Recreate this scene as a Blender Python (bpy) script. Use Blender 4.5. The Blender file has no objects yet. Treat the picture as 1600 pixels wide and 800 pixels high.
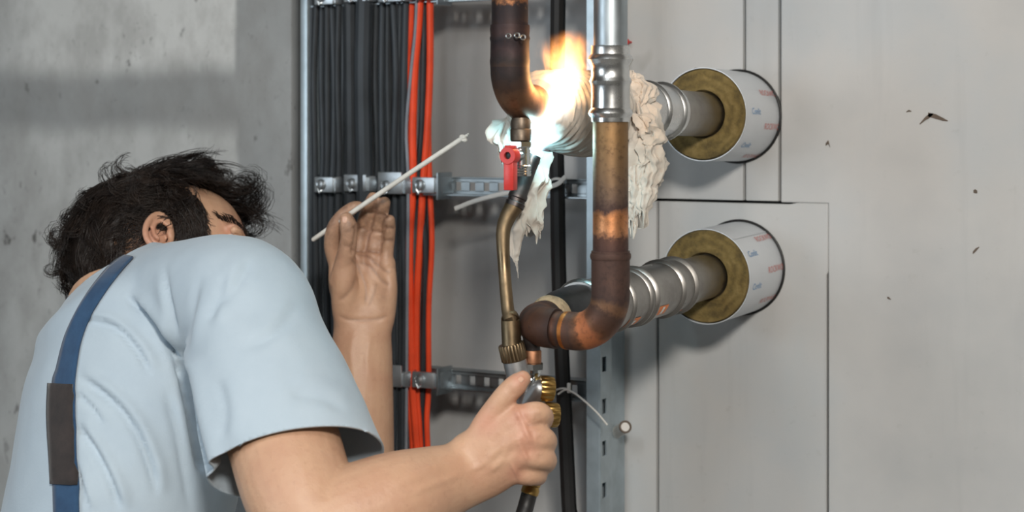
import bpy, bmesh, math, random
import numpy as np
from mathutils import Vector, Matrix, noise
from mathutils.bvhtree import BVHTree

random.seed(7); RNG = np.random.default_rng(7)
SC = bpy.context.scene
COL = SC.collection

# ------------------------------------------------------------------ camera, world, light, exposure
CAM = np.array([0.0, -1.95, 1.5])
YAW = math.radians(30)
VW = np.array([-math.sin(YAW), math.cos(YAW), 0.0])     # view direction
RT = np.array([math.cos(YAW), math.sin(YAW), 0.0])      # right
UPV = np.array([0.0, 0.0, 1.0])
FPX = 2700.0
cam = bpy.data.cameras.new('camera'); camo = bpy.data.objects.new('camera', cam); COL.objects.link(camo)
camo.location = CAM; camo.rotation_euler = (math.pi/2, 0, YAW)
cam.sensor_width = 36; cam.lens = FPX/1600*36; cam.shift_y = -(400-195)/1600.0
cam.clip_start = 0.05
cam.dof.use_dof = True; cam.dof.focus_distance = 1.76; cam.dof.aperture_fstop = 6.3
SC.camera = camo

wd = bpy.data.worlds.new('world'); SC.world = wd; wd.use_nodes = True
bg = wd.node_tree.nodes['Background']; bg.inputs[0].default_value = (0.80, 0.90, 1.0, 1); bg.inputs[1].default_value = 0.50

def area(name, loc, target, size, power, color, sy=None):
    l = bpy.data.lights.new(name, 'AREA'); l.size = size; l.energy = power; l.color = color
    if sy: l.shape = 'RECTANGLE'; l.size_y = sy
    o = bpy.data.objects.new(name, l); COL.objects.link(o)
    o.location = loc
    o.rotation_euler = (Vector(target)-Vector(loc)).to_track_quat('-Z', 'Y').to_euler()
    return o
area('work_lamp_light', (0.55, -2.45, 2.35), (-0.8, 0, 1.3), 0.30, 50, (1.0, 0.95, 0.88))
area('cool_side_fill', (-2.5, -3.6, 1.75), (-1.0, -0.3, 1.3), 1.1, 26, (0.80, 0.91, 1.0), 1.3)  # added cool fill from behind left; no window is built there
area('overhead_fill', (-0.6, -2.2, 2.42), (-0.6, -2.2, 0), 0.3, 16, (0.90, 0.96, 1.0), 1.2)  # added soft fill from overhead, not a fitting of the room

SC.view_settings.view_transform = 'Standard'; SC.view_settings.look = 'None'
SC.view_settings.gamma = 1.0; SC.view_settings.use_curve_mapping = False
SC.view_settings.exposure = 0.34

# ------------------------------------------------------------------ coordinates measured off the photograph
def P(px, py, d):
    return CAM + VW*d + RT*((px-800)/FPX*d) + UPV*((195-py)/FPX*d)
def W(px, py, y=0.0):                                    # point of the vertical plane y = const
    d = (y-CAM[1])/(VW[1]+RT[1]*(px-800)/FPX)
    return P(px, py, d)
def proj(v):
    r = np.asarray(v)-CAM; d = r@VW
    return 800+(r@RT)/d*FPX, 195-(r@UPV)/d*FPX, d

# ------------------------------------------------------------------ mesh helpers
def nrm(v):
    v = np.asarray(v, float); return v/(np.linalg.norm(v)+1e-12)
def spline(pts, k=6):
    """Catmull-Rom through rows of any width (position and radii together)."""
    a = np.array(pts, float); n = len(a)
    if n < 3: return np.array([a[0]+(a[-1]-a[0])*t for t in np.linspace(0, 1, k+1)])
    e = np.vstack([2*a[0]-a[1], a, 2*a[-1]-a[-2]]); out = []
    for i in range(n-1):
        p0, p1, p2, p3 = e[i:i+4]
        for j in range(k):
            t = j/k
            out.append(.5*((2*p1)+(-p0+p2)*t+(2*p0-5*p1+4*p2-p3)*t*t+(-p0+3*p1-3*p2+p3)*t**3))
    out.append(a[-1]); return np.array(out)
def fillet(pts, r, n=10):
    pts = [np.array(p, float) for p in pts]; out = [pts[0]]
    for i in range(1, len(pts)-1):
        a, b, c = pts[i-1], pts[i], pts[i+1]
        u, v = nrm(a-b), nrm(c-b); ang = math.acos(max(-1, min(1, u@v)))
        t = r/math.tan(ang/2); p0, p1 = b+u*t, b+v*t
        cen = b+nrm(u+v)*(r/math.sin(ang/2)); e0, e1 = p0-cen, p1-cen
        w = math.acos(max(-1, min(1, nrm(e0)@nrm(e1))))
        for j in range(n+1):
            s = j/n
            out.append(cen+(math.sin((1-s)*w)*e0+math.sin(s*w)*e1)/math.sin(w))
    out.append(pts[-1]); return out

class MB:
    def __init__(s): s.v = []; s.f = []; s.u = []
    def add(s, v, f, u=None):
        b = len(s.v); s.v += [tuple(map(float, q)) for q in v]; s.f += [tuple(i+b for i in q) for q in f]
        s.u += list(u) if u is not None else [0.0]*len(v)
        return s
    def tube(s, pts, r, n=20, up=None, cap=True, rnd=False, u=None, closed=False, shape=None):
        pts = np.array(pts, float); m = len(pts)
        R = np.array([(q, q) if np.isscalar(q) else tuple(q) for q in (r if hasattr(r, '__len__') and len(r) == m else [r]*m)], float)
        T = np.gradient(pts, axis=0) if m > 2 else np.array([pts[1]-pts[0]]*2)
        if closed: T = (np.roll(pts, -1, 0)-np.roll(pts, 1, 0))
        T = np.array([nrm(t) for t in T])
        if rnd:
            pre, post, pr, qr = [], [], [], []
            for th in (80, 60, 40, 20):
                c, sn = math.cos(math.radians(th)), math.sin(math.radians(th))
                pre.append(pts[0]-T[0]*R[0].min()*sn); pr.append(R[0]*c)
                post.insert(0, pts[-1]+T[-1]*R[-1].min()*sn); qr.insert(0, R[-1]*c)
            pts = np.vstack([pre, pts, post]); R = np.vstack([pr, R, qr])
            T = np.vstack([[T[0]]*4, T, [T[-1]]*4]); m = len(pts)
        if up is None:
            g = np.array([0, 0, 1.0]) if abs(T[0][2]) < .9 else np.array([1.0, 0, 0])
            N = [nrm(g-T[0]*(g@T[0]))]
            for i in range(1, m):
                q = N[-1]-T[i]*(N[-1]@T[i]); N.append(nrm(q))
        else:
            ups = np.array(up, float)
            if ups.ndim == 1: ups = np.tile(ups, (m, 1))
            N = [nrm(ups[i]-T[i]*(ups[i]@T[i])) for i in range(m)]
        V = []; U = []
        if u is None:
            L = np.concatenate([[0], np.cumsum(np.linalg.norm(np.diff(pts, axis=0), axis=1))]); uu = L/max(L[-1], 1e-9)
        else: uu = np.linspace(u[0], u[1], m)
        for i in range(m):
            B = np.cross(T[i], N[i])
            for j in range(n):
                a = 2*math.pi*j/n; k = 1.0 if shape is None else shape(i/(m-1), a)
                V.append(pts[i]+(B*math.cos(a)*R[i][0]+N[i]*math.sin(a)*R[i][1])*k); U.append(uu[i])
        F = []
        for i in range(m if closed else m-1):
            i2 = (i+1) % m
            for j in range(n):
                F.append((i*n+j, i*n+(j+1) % n, i2*n+(j+1) % n, i2*n+j))
        if cap and not closed:
            F.append(tuple(range(n))[::-1]); F.append(tuple((m-1)*n+j for j in range(n)))
        return s.add(V, F, U)
    def lathe(s, prof, o, d, n=32, u=None, sides=None):
        """prof: (distance along d, radius) rows"""
        o = np.array(o, float); d = nrm(d)
        g = np.array([0, 0, 1.0]) if abs(d[2]) < .9 else np.array([1.0, 0, 0])
        N = nrm(g-d*(g@d)); B = np.cross(d, N); V = []; U = []; m = len(prof)
        for t, r in prof:
            for j in range(n):
                a = 2*math.pi*j/n; V.append(o+d*t+(N*math.cos(a)+B*math.sin(a))*r); U.append(t)
        F = [(i*n+j, (i+1)*n+j, (i+1)*n+(j+1) % n, i*n+(j+1) % n) for i in range(m-1) for j in range(n)]
        F.append(tuple(range(n))); F.append(tuple((m-1)*n+j for j in range(n))[::-1])
        F = [q[::-1] for q in F]
        return s.add(V, F, U)
    def box(s, c, size, rot=None, bev=0):
        c = np.array(c, float); h = np.array(size, float)/2
        bm = bmesh.new(); bmesh.ops.create_cube(bm, size=1)
        for q in bm.verts: q.co = Vector((q.co.x*size[0], q.co.y*size[1], q.co.z*size[2]))
        if bev: bmesh.ops.bevel(bm, geom=bm.edges[:], offset=bev, segments=2, profile=.5, affect='EDGES')
        R = np.array(rot) if rot is not None else np.eye(3)
        bm.verts.index_update()
        V = [c+R@np.array(q.co) for q in bm.verts]; F = [tuple(v.index for v in f.verts) for f in bm.faces]
        bm.free(); return s.add(V, F)
    def ball(s, c, r, rot=None, n=24, m=16):
        c = np.array(c, float); R = np.array(rot) if rot is not None else np.eye(3)
        r = (r, r, r) if np.isscalar(r) else r
        V = [c+R@np.array((0, 0, -r[2]))]
        for i in range(1, m):
            p = -math.pi/2+math.pi*i/m
            for j in range(n):
                a = 2*math.pi*j/n; V.append(c+R@np.array((math.cos(p)*math.cos(a)*r[0], math.cos(p)*math.sin(a)*r[1], math.sin(p)*r[2])))
        V.append(c+R@np.array((0, 0, r[2]))); F = []
        for j in range(n): F.append((0, 1+(j+1) % n, 1+j))
        for i in range(m-2):
            for j in range(n):
                a, b = 1+i*n+j, 1+i*n+(j+1) % n; F.append((a, b, b+n, a+n))
        t = len(V)-1; o = 1+(m-2)*n
        for j in range(n): F.append((o+j, o+(j+1) % n, t))
        return s.add(V, F)
    def grid(s, V, nu, nv, u=None):
        F = [(i*nv+j, i*nv+j+1, (i+1)*nv+j+1, (i+1)*nv+j) for i in range(nu-1) for j in range(nv-1)]
        return s.add(V, F, u)

ORG = {}
def tag(o, label=None, cat=None, group=None, kind=None):
    if label: o['label'] = label
    if cat: o['category'] = cat
    if group: o['group'] = group
    if kind: o['kind'] = kind
    return o
def empty(name, loc, label, cat, group=None):
    o = bpy.data.objects.new(name, None); COL.objects.link(o); o.location = loc; o.empty_display_size = .02
    ORG[o.name] = np.array(loc, float); return tag(o, label, cat, group)
def obj(name, mb, mat, parent=None, smooth=True, angle=35, origin=None):
    V = np.array(mb.v)
    if parent is not None: org = ORG[parent.name]
    elif origin is not None: org = np.array(origin, float)
    else:
        lo, hi = V.min(0), V.max(0); org = np.array([(lo[0]+hi[0])/2, (lo[1]+hi[1])/2, lo[2]])
    me = bpy.data.meshes.new(name); me.from_pydata([tuple(q) for q in V-org], [], mb.f)
    if len(mb.f) < 60000:
        bm = bmesh.new(); bm.from_mesh(me); bmesh.ops.recalc_face_normals(bm, faces=bm.faces[:]); bm.to_mesh(me); bm.free()
    at = me.attributes.new('u', 'FLOAT', 'POINT'); at.data.foreach_set('value', np.array(mb.u, dtype=np.float32))
    if smooth:
        me.shade_smooth(); me.set_sharp_from_angle(angle=math.radians(angle))
    me.materials.append(mat); me.update()
    o = bpy.data.objects.new(name, me); COL.objects.link(o)
    if parent is not None: o.parent = parent
    else: o.location = org
    ORG[o.name] = org; return o
def copy_tree(o, loc, parent=None):
    c = o.copy(); COL.objects.link(c); c.parent = parent
    if parent is None: c.location = loc
    for ch in o.children: copy_tree(ch, None, c)
    return c

# ------------------------------------------------------------------ materials
def lin(r, g, b):
    f = lambda c: (c/255/12.92) if c/255 <= .04045 else ((c/255+.055)/1.055)**2.4
    return (f(r), f(g), f(b), 1)
class NT:
    def __init__(s, name):
        s.m = bpy.data.materials.new(name); s.m.use_nodes = True; s.t = s.m.node_tree
        s.b = s.t.nodes['Principled BSDF']; s.co = s.n('ShaderNodeTexCoord').outputs['Object']
    def n(s, k, **kw):
        q = s.t.nodes.new(k)
        for a, v in kw.items(): setattr(q, a, v)
        return q
    def l(s, a, b): s.t.links.new(a, b)
    def noise(s, scale, detail=4, rough=.55, stretch=None, co=None, dist=0):
        q = s.n('ShaderNodeTexNoise'); q.inputs['Scale'].default_value = scale; q.inputs['Detail'].default_value = detail
        q.inputs['Roughness'].default_value = rough; q.inputs['Distortion'].default_value = dist
        src = co or s.co
        if stretch:
            mp = s.n('ShaderNodeMapping'); mp.inputs['Scale'].default_value = stretch; s.l(src, mp.inputs[0]); src = mp.outputs[0]
        s.l(src, q.inputs['Vector']); return q.outputs['Fac']
    def ramp(s, fac, stops, interp='LINEAR'):
        q = s.n('ShaderNodeValToRGB'); e = q.color_ramp.elements; q.color_ramp.interpolation = interp
        while len(e) < len(stops): e.new(.5)
        for i, (p, c) in enumerate(stops):
            e[i].position = p; e[i].color = c if len(c) == 4 else (*c, 1)
        s.l(fac, q.inputs[0]); return q.outputs[0]
    def mix(s, fac, a, b, mode='MIX'):
        q = s.n('ShaderNodeMix', data_type='RGBA', blend_type=mode)
        for k, v in ((0, fac), (6, a), (7, b)):
            if hasattr(v, 'is_linked') or hasattr(v, 'links'): s.l(v, q.inputs[k])
            else: q.inputs[k].default_value = v
        return q.outputs[2]
    def math(s, op, a, b=0.0, c=0.0, clamp=False):
        q = s.n('ShaderNodeMath', operation=op); q.use_clamp = clamp
        for k, v in ((0, a), (1, b), (2, c)):
            if hasattr(v, 'links'): s.l(v, q.inputs[k])
            else: q.inputs[k].default_value = v
        return q.outputs[0]
    def attr(s, name):
        return s.n('ShaderNodeAttribute', attribute_name=name).outputs['Fac']
    def set(s, color=None, rough=None, metal=None, bump=None, strength=.3, dist=.001, **kw):
        for k, v in (('Base Color', color), ('Roughness', rough), ('Metallic', metal)):
            if v is None: continue
            if hasattr(v, 'links'): s.l(v, s.b.inputs[k])
            else: s.b.inputs[k].default_value = v
        if bump is not None:
            q = s.n('ShaderNodeBump'); q.inputs['Strength'].default_value = strength; q.inputs['Distance'].default_value = dist
            s.l(bump, q.inputs['Height']); s.l(q.outputs[0], s.b.inputs['Normal'])
        for k, v in kw.items(): s.b.inputs[k.replace('_', ' ')].default_value = v
        return s.m

def plain(name, c, rough=.5, metal=0.0, var=.15, scale=30, bump=.2, bd=.0005, **kw):
    t = NT(name); f = t.noise(scale)
    c = lin(*c); d = tuple(max(0, x*(1-var)) for x in c[:3])+(1,); e = tuple(min(1, x*(1+var)) for x in c[:3])+(1,)
    return t.set(t.ramp(f, [(.3, d), (.7, e)]), rough, metal, t.noise(scale*4), bump, bd, **kw)

def mat_wall():
    t = NT('painted_board'); co = t.n('ShaderNodeNewGeometry').outputs['Position']
    big = t.noise(2.2, 5, .6, co=co); streak = t.noise(3, 4, .6, (9, 9, .7), co=co); fine = t.noise(60, 4, .6, co=co)
    c = t.ramp(big, [(.30, lin(168, 169, 169)), (.5, lin(185, 184, 182)), (.7, lin(172, 178, 182))])
    c = t.mix(t.ramp(streak, [(.55, (0, 0, 0)), (.75, (.35, .35, .35))]), c, lin(160, 160, 160))
    c = t.mix(t.ramp(fine, [(.62, (0, 0, 0)), (.80, (.25, .25, .25))]), c, lin(140, 136, 130))
    sp = t.noise(9, 3, .5, co=co)
    c = t.mix(t.ramp(sp, [(.70, (0, 0, 0)), (.76, (.35, .35, .35))]), c, lin(126, 120, 114))
    return t.set(c, .72, 0, fine, .10, .002)
def mat_concrete():
    t = NT('raw_concrete'); co = t.n('ShaderNodeNewGeometry').outputs['Position']
    sep = t.n('ShaderNodeSeparateXYZ'); t.l(co, sep.inputs[0])
    big = t.noise(3.0, 6, .65, co=co); mid = t.noise(14, 6, .65, (1, 1, .6), co=co); fine = t.noise(70, 5, .7, (1, 1, .7), co=co)
    # patch of light crossed by a shadow band, painted into the concrete colour
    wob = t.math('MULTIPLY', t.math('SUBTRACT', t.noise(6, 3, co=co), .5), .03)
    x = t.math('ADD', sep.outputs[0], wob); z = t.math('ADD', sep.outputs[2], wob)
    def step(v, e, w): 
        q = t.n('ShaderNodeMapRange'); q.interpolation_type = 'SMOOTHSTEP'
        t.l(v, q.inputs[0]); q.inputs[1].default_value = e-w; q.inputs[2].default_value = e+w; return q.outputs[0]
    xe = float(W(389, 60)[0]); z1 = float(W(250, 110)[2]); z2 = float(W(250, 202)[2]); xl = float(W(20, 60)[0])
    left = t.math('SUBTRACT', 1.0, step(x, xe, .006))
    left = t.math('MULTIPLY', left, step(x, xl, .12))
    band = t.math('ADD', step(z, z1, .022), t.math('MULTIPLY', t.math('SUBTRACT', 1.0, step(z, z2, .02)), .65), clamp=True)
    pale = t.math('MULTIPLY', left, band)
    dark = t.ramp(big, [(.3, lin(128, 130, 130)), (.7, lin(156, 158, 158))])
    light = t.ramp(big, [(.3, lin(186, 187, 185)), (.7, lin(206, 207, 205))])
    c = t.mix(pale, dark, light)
    c = t.mix(t.ramp(mid, [(.36, (.38, .38, .38)), (.58, (0, 0, 0))]), c, lin(120, 118, 115))
    c = t.mix(t.ramp(fine, [(.60, (0, 0, 0)), (.78, (.5, .5, .5))]), c, lin(84, 82, 80))
    sp = t.noise(42, 3, .55, (1, 1, .55), co=co); reg = t.noise(4, 2, .5, co=co)
    spk = t.math('MULTIPLY', t.ramp(sp, [(.66, (0, 0, 0)), (.71, (1, 1, 1))]), t.ramp(reg, [(.42, (.1,)*3), (.6, (.8,)*3)]))
    c = t.mix(spk, c, lin(74, 72, 70))
    return t.set(c, .85, 0, fine, .25, .002)
def mat_metal(name, c, rough=.3, var=.2, scale=25, grime=.3, gcol=(60, 58, 56)):
    t = NT(name); f = t.noise(scale, 5, .6); g = t.noise(scale*.35, 5, .65)
    c = lin(*c); d = tuple(x*(1-var) for x in c[:3])+(1,)
    col = t.ramp(f, [(.3, d), (.7, c)])
    col = t.mix(t.ramp(g, [(.5, (0, 0, 0)), (.75, (grime,)*3)]), col, lin(*gcol))
    ro = t.ramp(g, [(.35, (rough*.8,)*3), (.75, (min(1, rough*1.8),)*3)])
    return t.set(col, ro, 1.0, f, .08, .0005)
def mat_copper(name, stops, amp=.12, scale=28, rough=.38):
    """oxide bands along the pipe: stops of (u, colour, metallic)"""
    t = NT(name); u = t.attr('u'); n1 = t.noise(scale, 6, .7); n2 = t.noise(scale*4, 5, .7)
    uu = t.math('ADD', u, t.math('MULTIPLY', t.math('SUBTRACT', n1, .5), amp*2))
    uu = t.math('ADD', uu, t.math('MULTIPLY', t.math('SUBTRACT', n2, .5), amp*.6))
    col = t.ramp(uu, [(p, lin(*c)) for p, c, m in stops]); me = t.ramp(uu, [(p, (m, m, m)) for p, c, m in stops])
    col = t.mix(t.ramp(n2, [(.52, (0, 0, 0)), (.72, (.6, .6, .6))]), col, lin(58, 44, 38))
    ro = t.math('ADD', t.math('MULTIPLY', t.math('SUBTRACT', 1.0, me), .45), t.math('MULTIPLY_ADD', n1, .35, rough-.10))
    return t.set(col, ro, me, n2, .25, .0008)

M = {}
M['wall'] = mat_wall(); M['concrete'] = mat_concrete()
M['gap'] = plain('dark_joint', (52, 48, 45), .9, bump=.4)
M['floor'] = plain('screed', (120, 118, 114), .85, scale=6, bump=.4)
M['grey_wall'] = plain('bare_wall', (118, 116, 112), .85, scale=4, bump=.3)
M['brown_edge'] = plain('dusty_edge', (96, 84, 74), .9, scale=18)
M['galv'] = mat_metal('galvanised_steel', (176, 184, 188), .38, .25, 18, .25, (120, 126, 130))
M['rail'] = plain('galvanised_rail', (176, 188, 194), .42, .65, var=.18, scale=24)
M['steel'] = mat_metal('pressed_steel', (222, 222, 220), .25, .15, 30, .25, (96, 92, 88))
M['steel_dull'] = mat_metal('dull_steel', (172, 168, 163), .34, .2, 30, .5, (92, 86, 80))
M['zinc'] = mat_metal('zinc_plate', (214, 220, 224), .30, .12, 40, .15, (130, 134, 138))
M['chrome'] = mat_metal('nickel_plate', (205, 208, 208), .16, .15, 60, .3, (90, 90, 90))
M['brass'] = mat_metal('brass', (196, 160, 96), .26, .25, 60, .25, (92, 70, 40))
M['brass_old'] = mat_metal('tarnished_brass', (128, 110, 86), .42, .3, 50, .55, (74, 62, 50))
M['alu'] = mat_metal('grey_aluminium', (172, 172, 172), .42, .15, 50, .15, (120, 120, 120))
M['burnt'] = mat_metal('burnt_nozzle', (92, 86, 84), .36, .4, 70, .5, (40, 36, 36))
M['cable'] = plain('black_cable', (40, 44, 48), .42, var=.35, scale=14)
M['cable2'] = plain('charcoal_cable', (50, 55, 60), .38, var=.35, scale=10)
M['cable_g'] = plain('grey_cable', (118, 122, 130), .45, var=.2)
M['orange'] = plain('orange_cable', (222, 72, 36), .40, var=.12)
M['red'] = plain('red_plastic', (186, 50, 44), .36, var=.08, scale=60)
M['black'] = plain('black_rubber', (26, 25, 25), .5, var=.3)
M['white'] = plain('white_nylon', (214, 210, 204), .45, var=.05)
M['rod'] = plain('flux_rod', (225, 221, 212), .55, var=.08, scale=80)
M['wool'] = None
def mat_wool():
    t = NT('mineral_wool'); f = t.noise(55, 6, .75); r = t.n('ShaderNodeTexWave', wave_type='RINGS', rings_direction='Y')
    r.inputs['Scale'].default_value = 26; r.inputs['Distortion'].default_value = 5; r.inputs['Detail'].default_value = 3; r.inputs['Detail Scale'].default_value = 2.5
    t.l(t.co, r.inputs[0])
    h = t.math('ADD', f, t.math('MULTIPLY', r.outputs['Fac'], .16))
    c = t.ramp(h, [(.35, lin(78, 66, 38)), (.62, lin(116, 98, 56)), (.95, lin(142, 122, 78))])
    return t.set(c, .95, 0, h, .7, .004)
M['wool'] = mat_wool()
def mat_foil():
    t = NT('foil_jacket'); f = t.noise(22, 4, .6); g = t.noise(6, 3)
    return t.set(t.ramp(g, [(.3, lin(196, 200, 204)), (.7, lin(218, 221, 224))]), .42, .25, f, .12, .003)
M['foil'] = mat_foil()
M['print_red'] = plain('red_print', (206, 120, 112), .6, var=.15, scale=300)
M['print_blue'] = plain('blue_print', (96, 146, 190), .6, var=.15, scale=300)
M['print_orange'] = plain('orange_mark', (232, 132, 66), .5, var=.1, scale=200)
M['print_white'] = plain('white_mark', (226, 224, 220), .5, var=.05)
M['print_black'] = plain('black_mark', (40, 38, 38), .5, var=.1)
def mat_cloth(name, a, b, scale=18):
    t = NT(name); f = t.noise(scale, 5, .6); w = t.noise(420, 2, .5)
    return t.set(t.ramp(f, [(.3, lin(*a)), (.7, lin(*b))]), .9, 0, w, .2, .0006, Sheen_Weight=.15)
M['rag'] = mat_cloth('damp_rag', (168, 160, 150), (200, 193, 182))

# ------------------------------------------------------------------ the setting
def slab(x0, x1, z0, z1, y0, y1, bev=.0015):
    return MB().box(((x0+x1)/2, (y0+y1)/2, (z0+z1)/2), (x1-x0, y1-y0, z1-z0), bev=bev)
XL, XR, ZT = -3.0, 1.6, 2.45
YB = -4.2
fl = obj('floor', slab(XL, XR, -.12, 0, YB, .25, 0), M['floor']); tag(fl, kind='structure')
ce = obj('ceiling', slab(XL, XR, ZT, ZT+.12, YB, .25, 0), M['floor']); tag(ce, kind='structure')
w_ = obj('wall_front', slab(XL, XR, 0, ZT, YB-.12, YB, 0), M['grey_wall']); tag(w_, kind='structure')
w_ = obj('wall_right', slab(XR, XR+.12, 0, ZT, YB, .25, 0), M['grey_wall']); tag(w_, kind='structure')
w_ = obj('wall_far_left', slab(XL-.12, XL, 0, ZT, YB, .25, 0), M['grey_wall']); tag(w_, kind='structure')
wb = obj('wall_back', slab(XL, XR, 0, ZT, .02, .22, 0), M['gap'], smooth=False); tag(wb, kind='structure')
g = .0016
xs1, xs2 = W(1163, 150)[0], W(1218, 150)[0]; zsa = W(1100, 314)[2]
xs3, xs4 = W(1027, 600)[0], W(1293, 600)[0]; zl = W(640, 330)[2]
xw = W(452, 300)[0]-.05
def lboard(pts):
    bm = bmesh.new(); vs = [bm.verts.new((x, .0, z)) for x, z in pts]; f = bm.faces.new(vs)
    e = bmesh.ops.extrude_face_region(bm, geom=[f]); bmesh.ops.translate(bm, verts=[v for v in e['geom'] if isinstance(v, bmesh.types.BMVert)], vec=(0, .0205, 0))
    bmesh.ops.recalc_face_normals(bm, faces=bm.faces[:]); bmesh.ops.bevel(bm, geom=bm.edges[:], offset=.0012, segments=1, affect='EDGES')
    bm.verts.index_update(); mb = MB().add([tuple(v.co) for v in bm.verts], [tuple(v.index for v in f.verts) for f in bm.faces]); bm.free()
    obj('wall_panel', mb, M['wall'], wb)
def board(x0, x1, z0, z1): obj('wall_panel', slab(x0+g, x1-g, z0+g, z1-g, .0, .0205), M['wall'], wb)
board(xw, xs1, zsa, ZT); board(xs1, xs2, zsa, ZT)
lboard([(xs2+g, zsa+g*.4), (xs4+g*.6, zsa+g*.4), (xs4+g*.6, g), (XR, g), (XR, ZT-g), (xs2+g, ZT-g)])
board(xw, xs3, 0.0, zsa)
z43 = W(1293, 430)[2]; xk = xs2+.012
lboard([(xs3+g, g), (xs4-g, g), (xs4-g, z43), (xs4+g*.35, z43+.004), (xs4+g*.35, zsa+g*.2), (xk+.01, zsa+g*.2), (xk, zsa-g), (xs3+g, zsa-g)])
xe = W(455, 300, -.03)[0]
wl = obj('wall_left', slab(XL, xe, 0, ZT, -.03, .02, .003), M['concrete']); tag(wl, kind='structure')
edge = obj('trim_1', slab(xe, xe+.018, 0, zl-.003, -.012, .0195, .002), M['brown_edge']); tag(edge, kind='structure')
edge = obj('trim_2', slab(xe, xe+.018, zl+.003, ZT, -.012, .0195, .002), M['brown_edge']); tag(edge, kind='structure')

# scuffs and dents on the board right of the pipes: thin chips of grime lying on the surface
def scuff(pts, wpx):
    mb = MB(); top = []; bot = []
    for (x, y), w in zip(pts, wpx):
        c = W(x, y, -.0006); top.append(c+UPV*w/1300); bot.append(c-UPV*w/1300)
    n = len(pts); V = top+bot+[q+np.array([0, .0006, 0]) for q in top+bot]
    F = [(i, i+1, n+i+1, n+i) for i in range(n-1)]
    return mb.add(V, F)
scuffs = [([(1437, 194), (1445, 186), (1452, 181), (1458, 178)], [1, 2.5, 3.5, 1]), ([(1450, 179), (1462, 182), (1472, 186), (1481, 189)], [3, 3.5, 2.5, .6]),
          ([(1520, 395), (1524, 391), (1530, 386)], [2, 2.5, .8]), ([(1290, 226), (1294, 222), (1297, 230)], [2, 3, 1]),
          ([(1416, 175), (1420, 173), (1424, 174)], [.6, 1.5, .5]), ([(1386, 465), (1389, 466), (1392, 468)], [1.2, 1.8, .5]), ([(1521, 299), (1524, 299), (1527, 300)], [2, 3, 2])]
for p, w in scuffs: obj('scuff_mark', scuff(p, w), M['brown_edge'], wb)

# ------------------------------------------------------------------ cable ladder behind the work
YF = -.085                                              # front of the rungs
lad = empty('cable_ladder', (W(700, 300, YF)[0], YF, 0), 'galvanised cable ladder with slotted rungs fixed upright on the wall behind the pipes', 'cable ladder')
xl0, xl1 = W(470, 300, YF-.02)[0], W(481, 300, YF-.02)[0]
mb = MB().box(((xl0+xl1)/2, YF/2-.012, ZT/2-.1), (xl1-xl0, -YF-.005+.024, ZT-.2), bev=.001)
obj('side_rail', mb, M['rail'], lad)
xr0 = W(917, 560, YF-.02)[0]; xr1 = W(937, 560, YF-.02)[0]; xr2 = xr1
mb = MB()
t_ = .0018
mb.box(((xr0+xr1)/2, YF-.02, ZT/2-.1), (xr1-xr0, t_, ZT-.2), bev=.0004)           # front face
mb.box((xr0, YF/2-.012, ZT/2-.1), (t_, -YF+.016, ZT-.2), bev=.0004)
mb.box(((xr0+xr1)/2, YF-.020+.030, ZT/2-.1), (xr1-xr0, t_, ZT-.2))            # back of the channel
zz = np.arange(.1, ZT-.2, .0505)
zoff = (W(942, 567, YF)[2]) % .0505
sw = .0062                                              # slotted side: webs around the slots
yc = YF-.02
depth = .030
for z0 in zz:
    z = z0-(z0 % .0505)+zoff
    mb.box((xr1, yc+depth/2, z+.0505/2), (t_, depth, .0505-.018))
    mb.box((xr1, yc+.0025, z), (t_, .005, .018)); mb.box((xr1, yc+depth-.007, z), (t_, .014, .018))
obj('side_rail', mb, M['rail'], lad, smooth=False)
RUNGS = [1.177+.245*k for k in range(-4, 5)]
for z in RUNGS:
    if z < .15 or z > ZT-.25: continue
    mb = MB(); x0, x1 = xl1, xr0; hh = .0105
    mb.box(((x0+x1)/2, YF, z+hh-.0025), (x1-x0, .002, .005)); mb.box(((x0+x1)/2, YF, z-hh+.0025), (x1-x0, .002, .005))
    mb.box(((x0+x1)/2, YF-.008, z-hh), (x1-x0, .018, .0018)); mb.box(((x0+x1)/2, YF+.01, z+hh), (x1-x0, .022, .0018))
    p = .0208; k = 0; x = x0+.004
    while x < x1-.006:
        mb.box((x, YF, z), (.0125, .002, 2*hh-.0085)); x += p
    obj('rung', mb, M['galv'], lad, smooth=False)

# cables in front of the rungs
def hash_(s): return sum(ord(c)*(i+1) for i, c in enumerate(s)) % 9973
ORD = ['first', 'second', 'third', 'fourth', 'fifth', 'sixth', 'seventh']
def cable(name, pts, rpx, mat, label, yy, group=None, top=2.15, bot=.25):
    rw = random.Random(hash_(label)+int(rpx*100)+int(pts[0][0]))
    q = [W(px+rw.uniform(-2.2, 2.2)*(rpx < 5.2), py, yy-rw.uniform(0, .003)*(rpx < 5.2)) for px, py in pts]; r = rpx*(rw.uniform(.82, 1.15) if rpx < 5.2 else 1)/1230
    e0 = q[0]+(q[0]-q[1])*.6; e1 = q[-1]+(q[-1]-q[-2])*.6
    a = np.vstack([[e0[0], e0[1], top], [e0[0], e0[1], (top+e0[2])/2], e0, q, e1, [e1[0], e1[1], (bot+e1[2])/2], [e1[0], e1[1], bot]])
    o = obj(name, MB().tube(spline(a, 5), r, 10), mat); tag(o, label, 'cable', group); return o
g1 = 'thin black cables in the left half of the ladder'
L1 = 'thin black cable in the tight bunch at the left edge of the cable ladder'
yb = YF-.012
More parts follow.
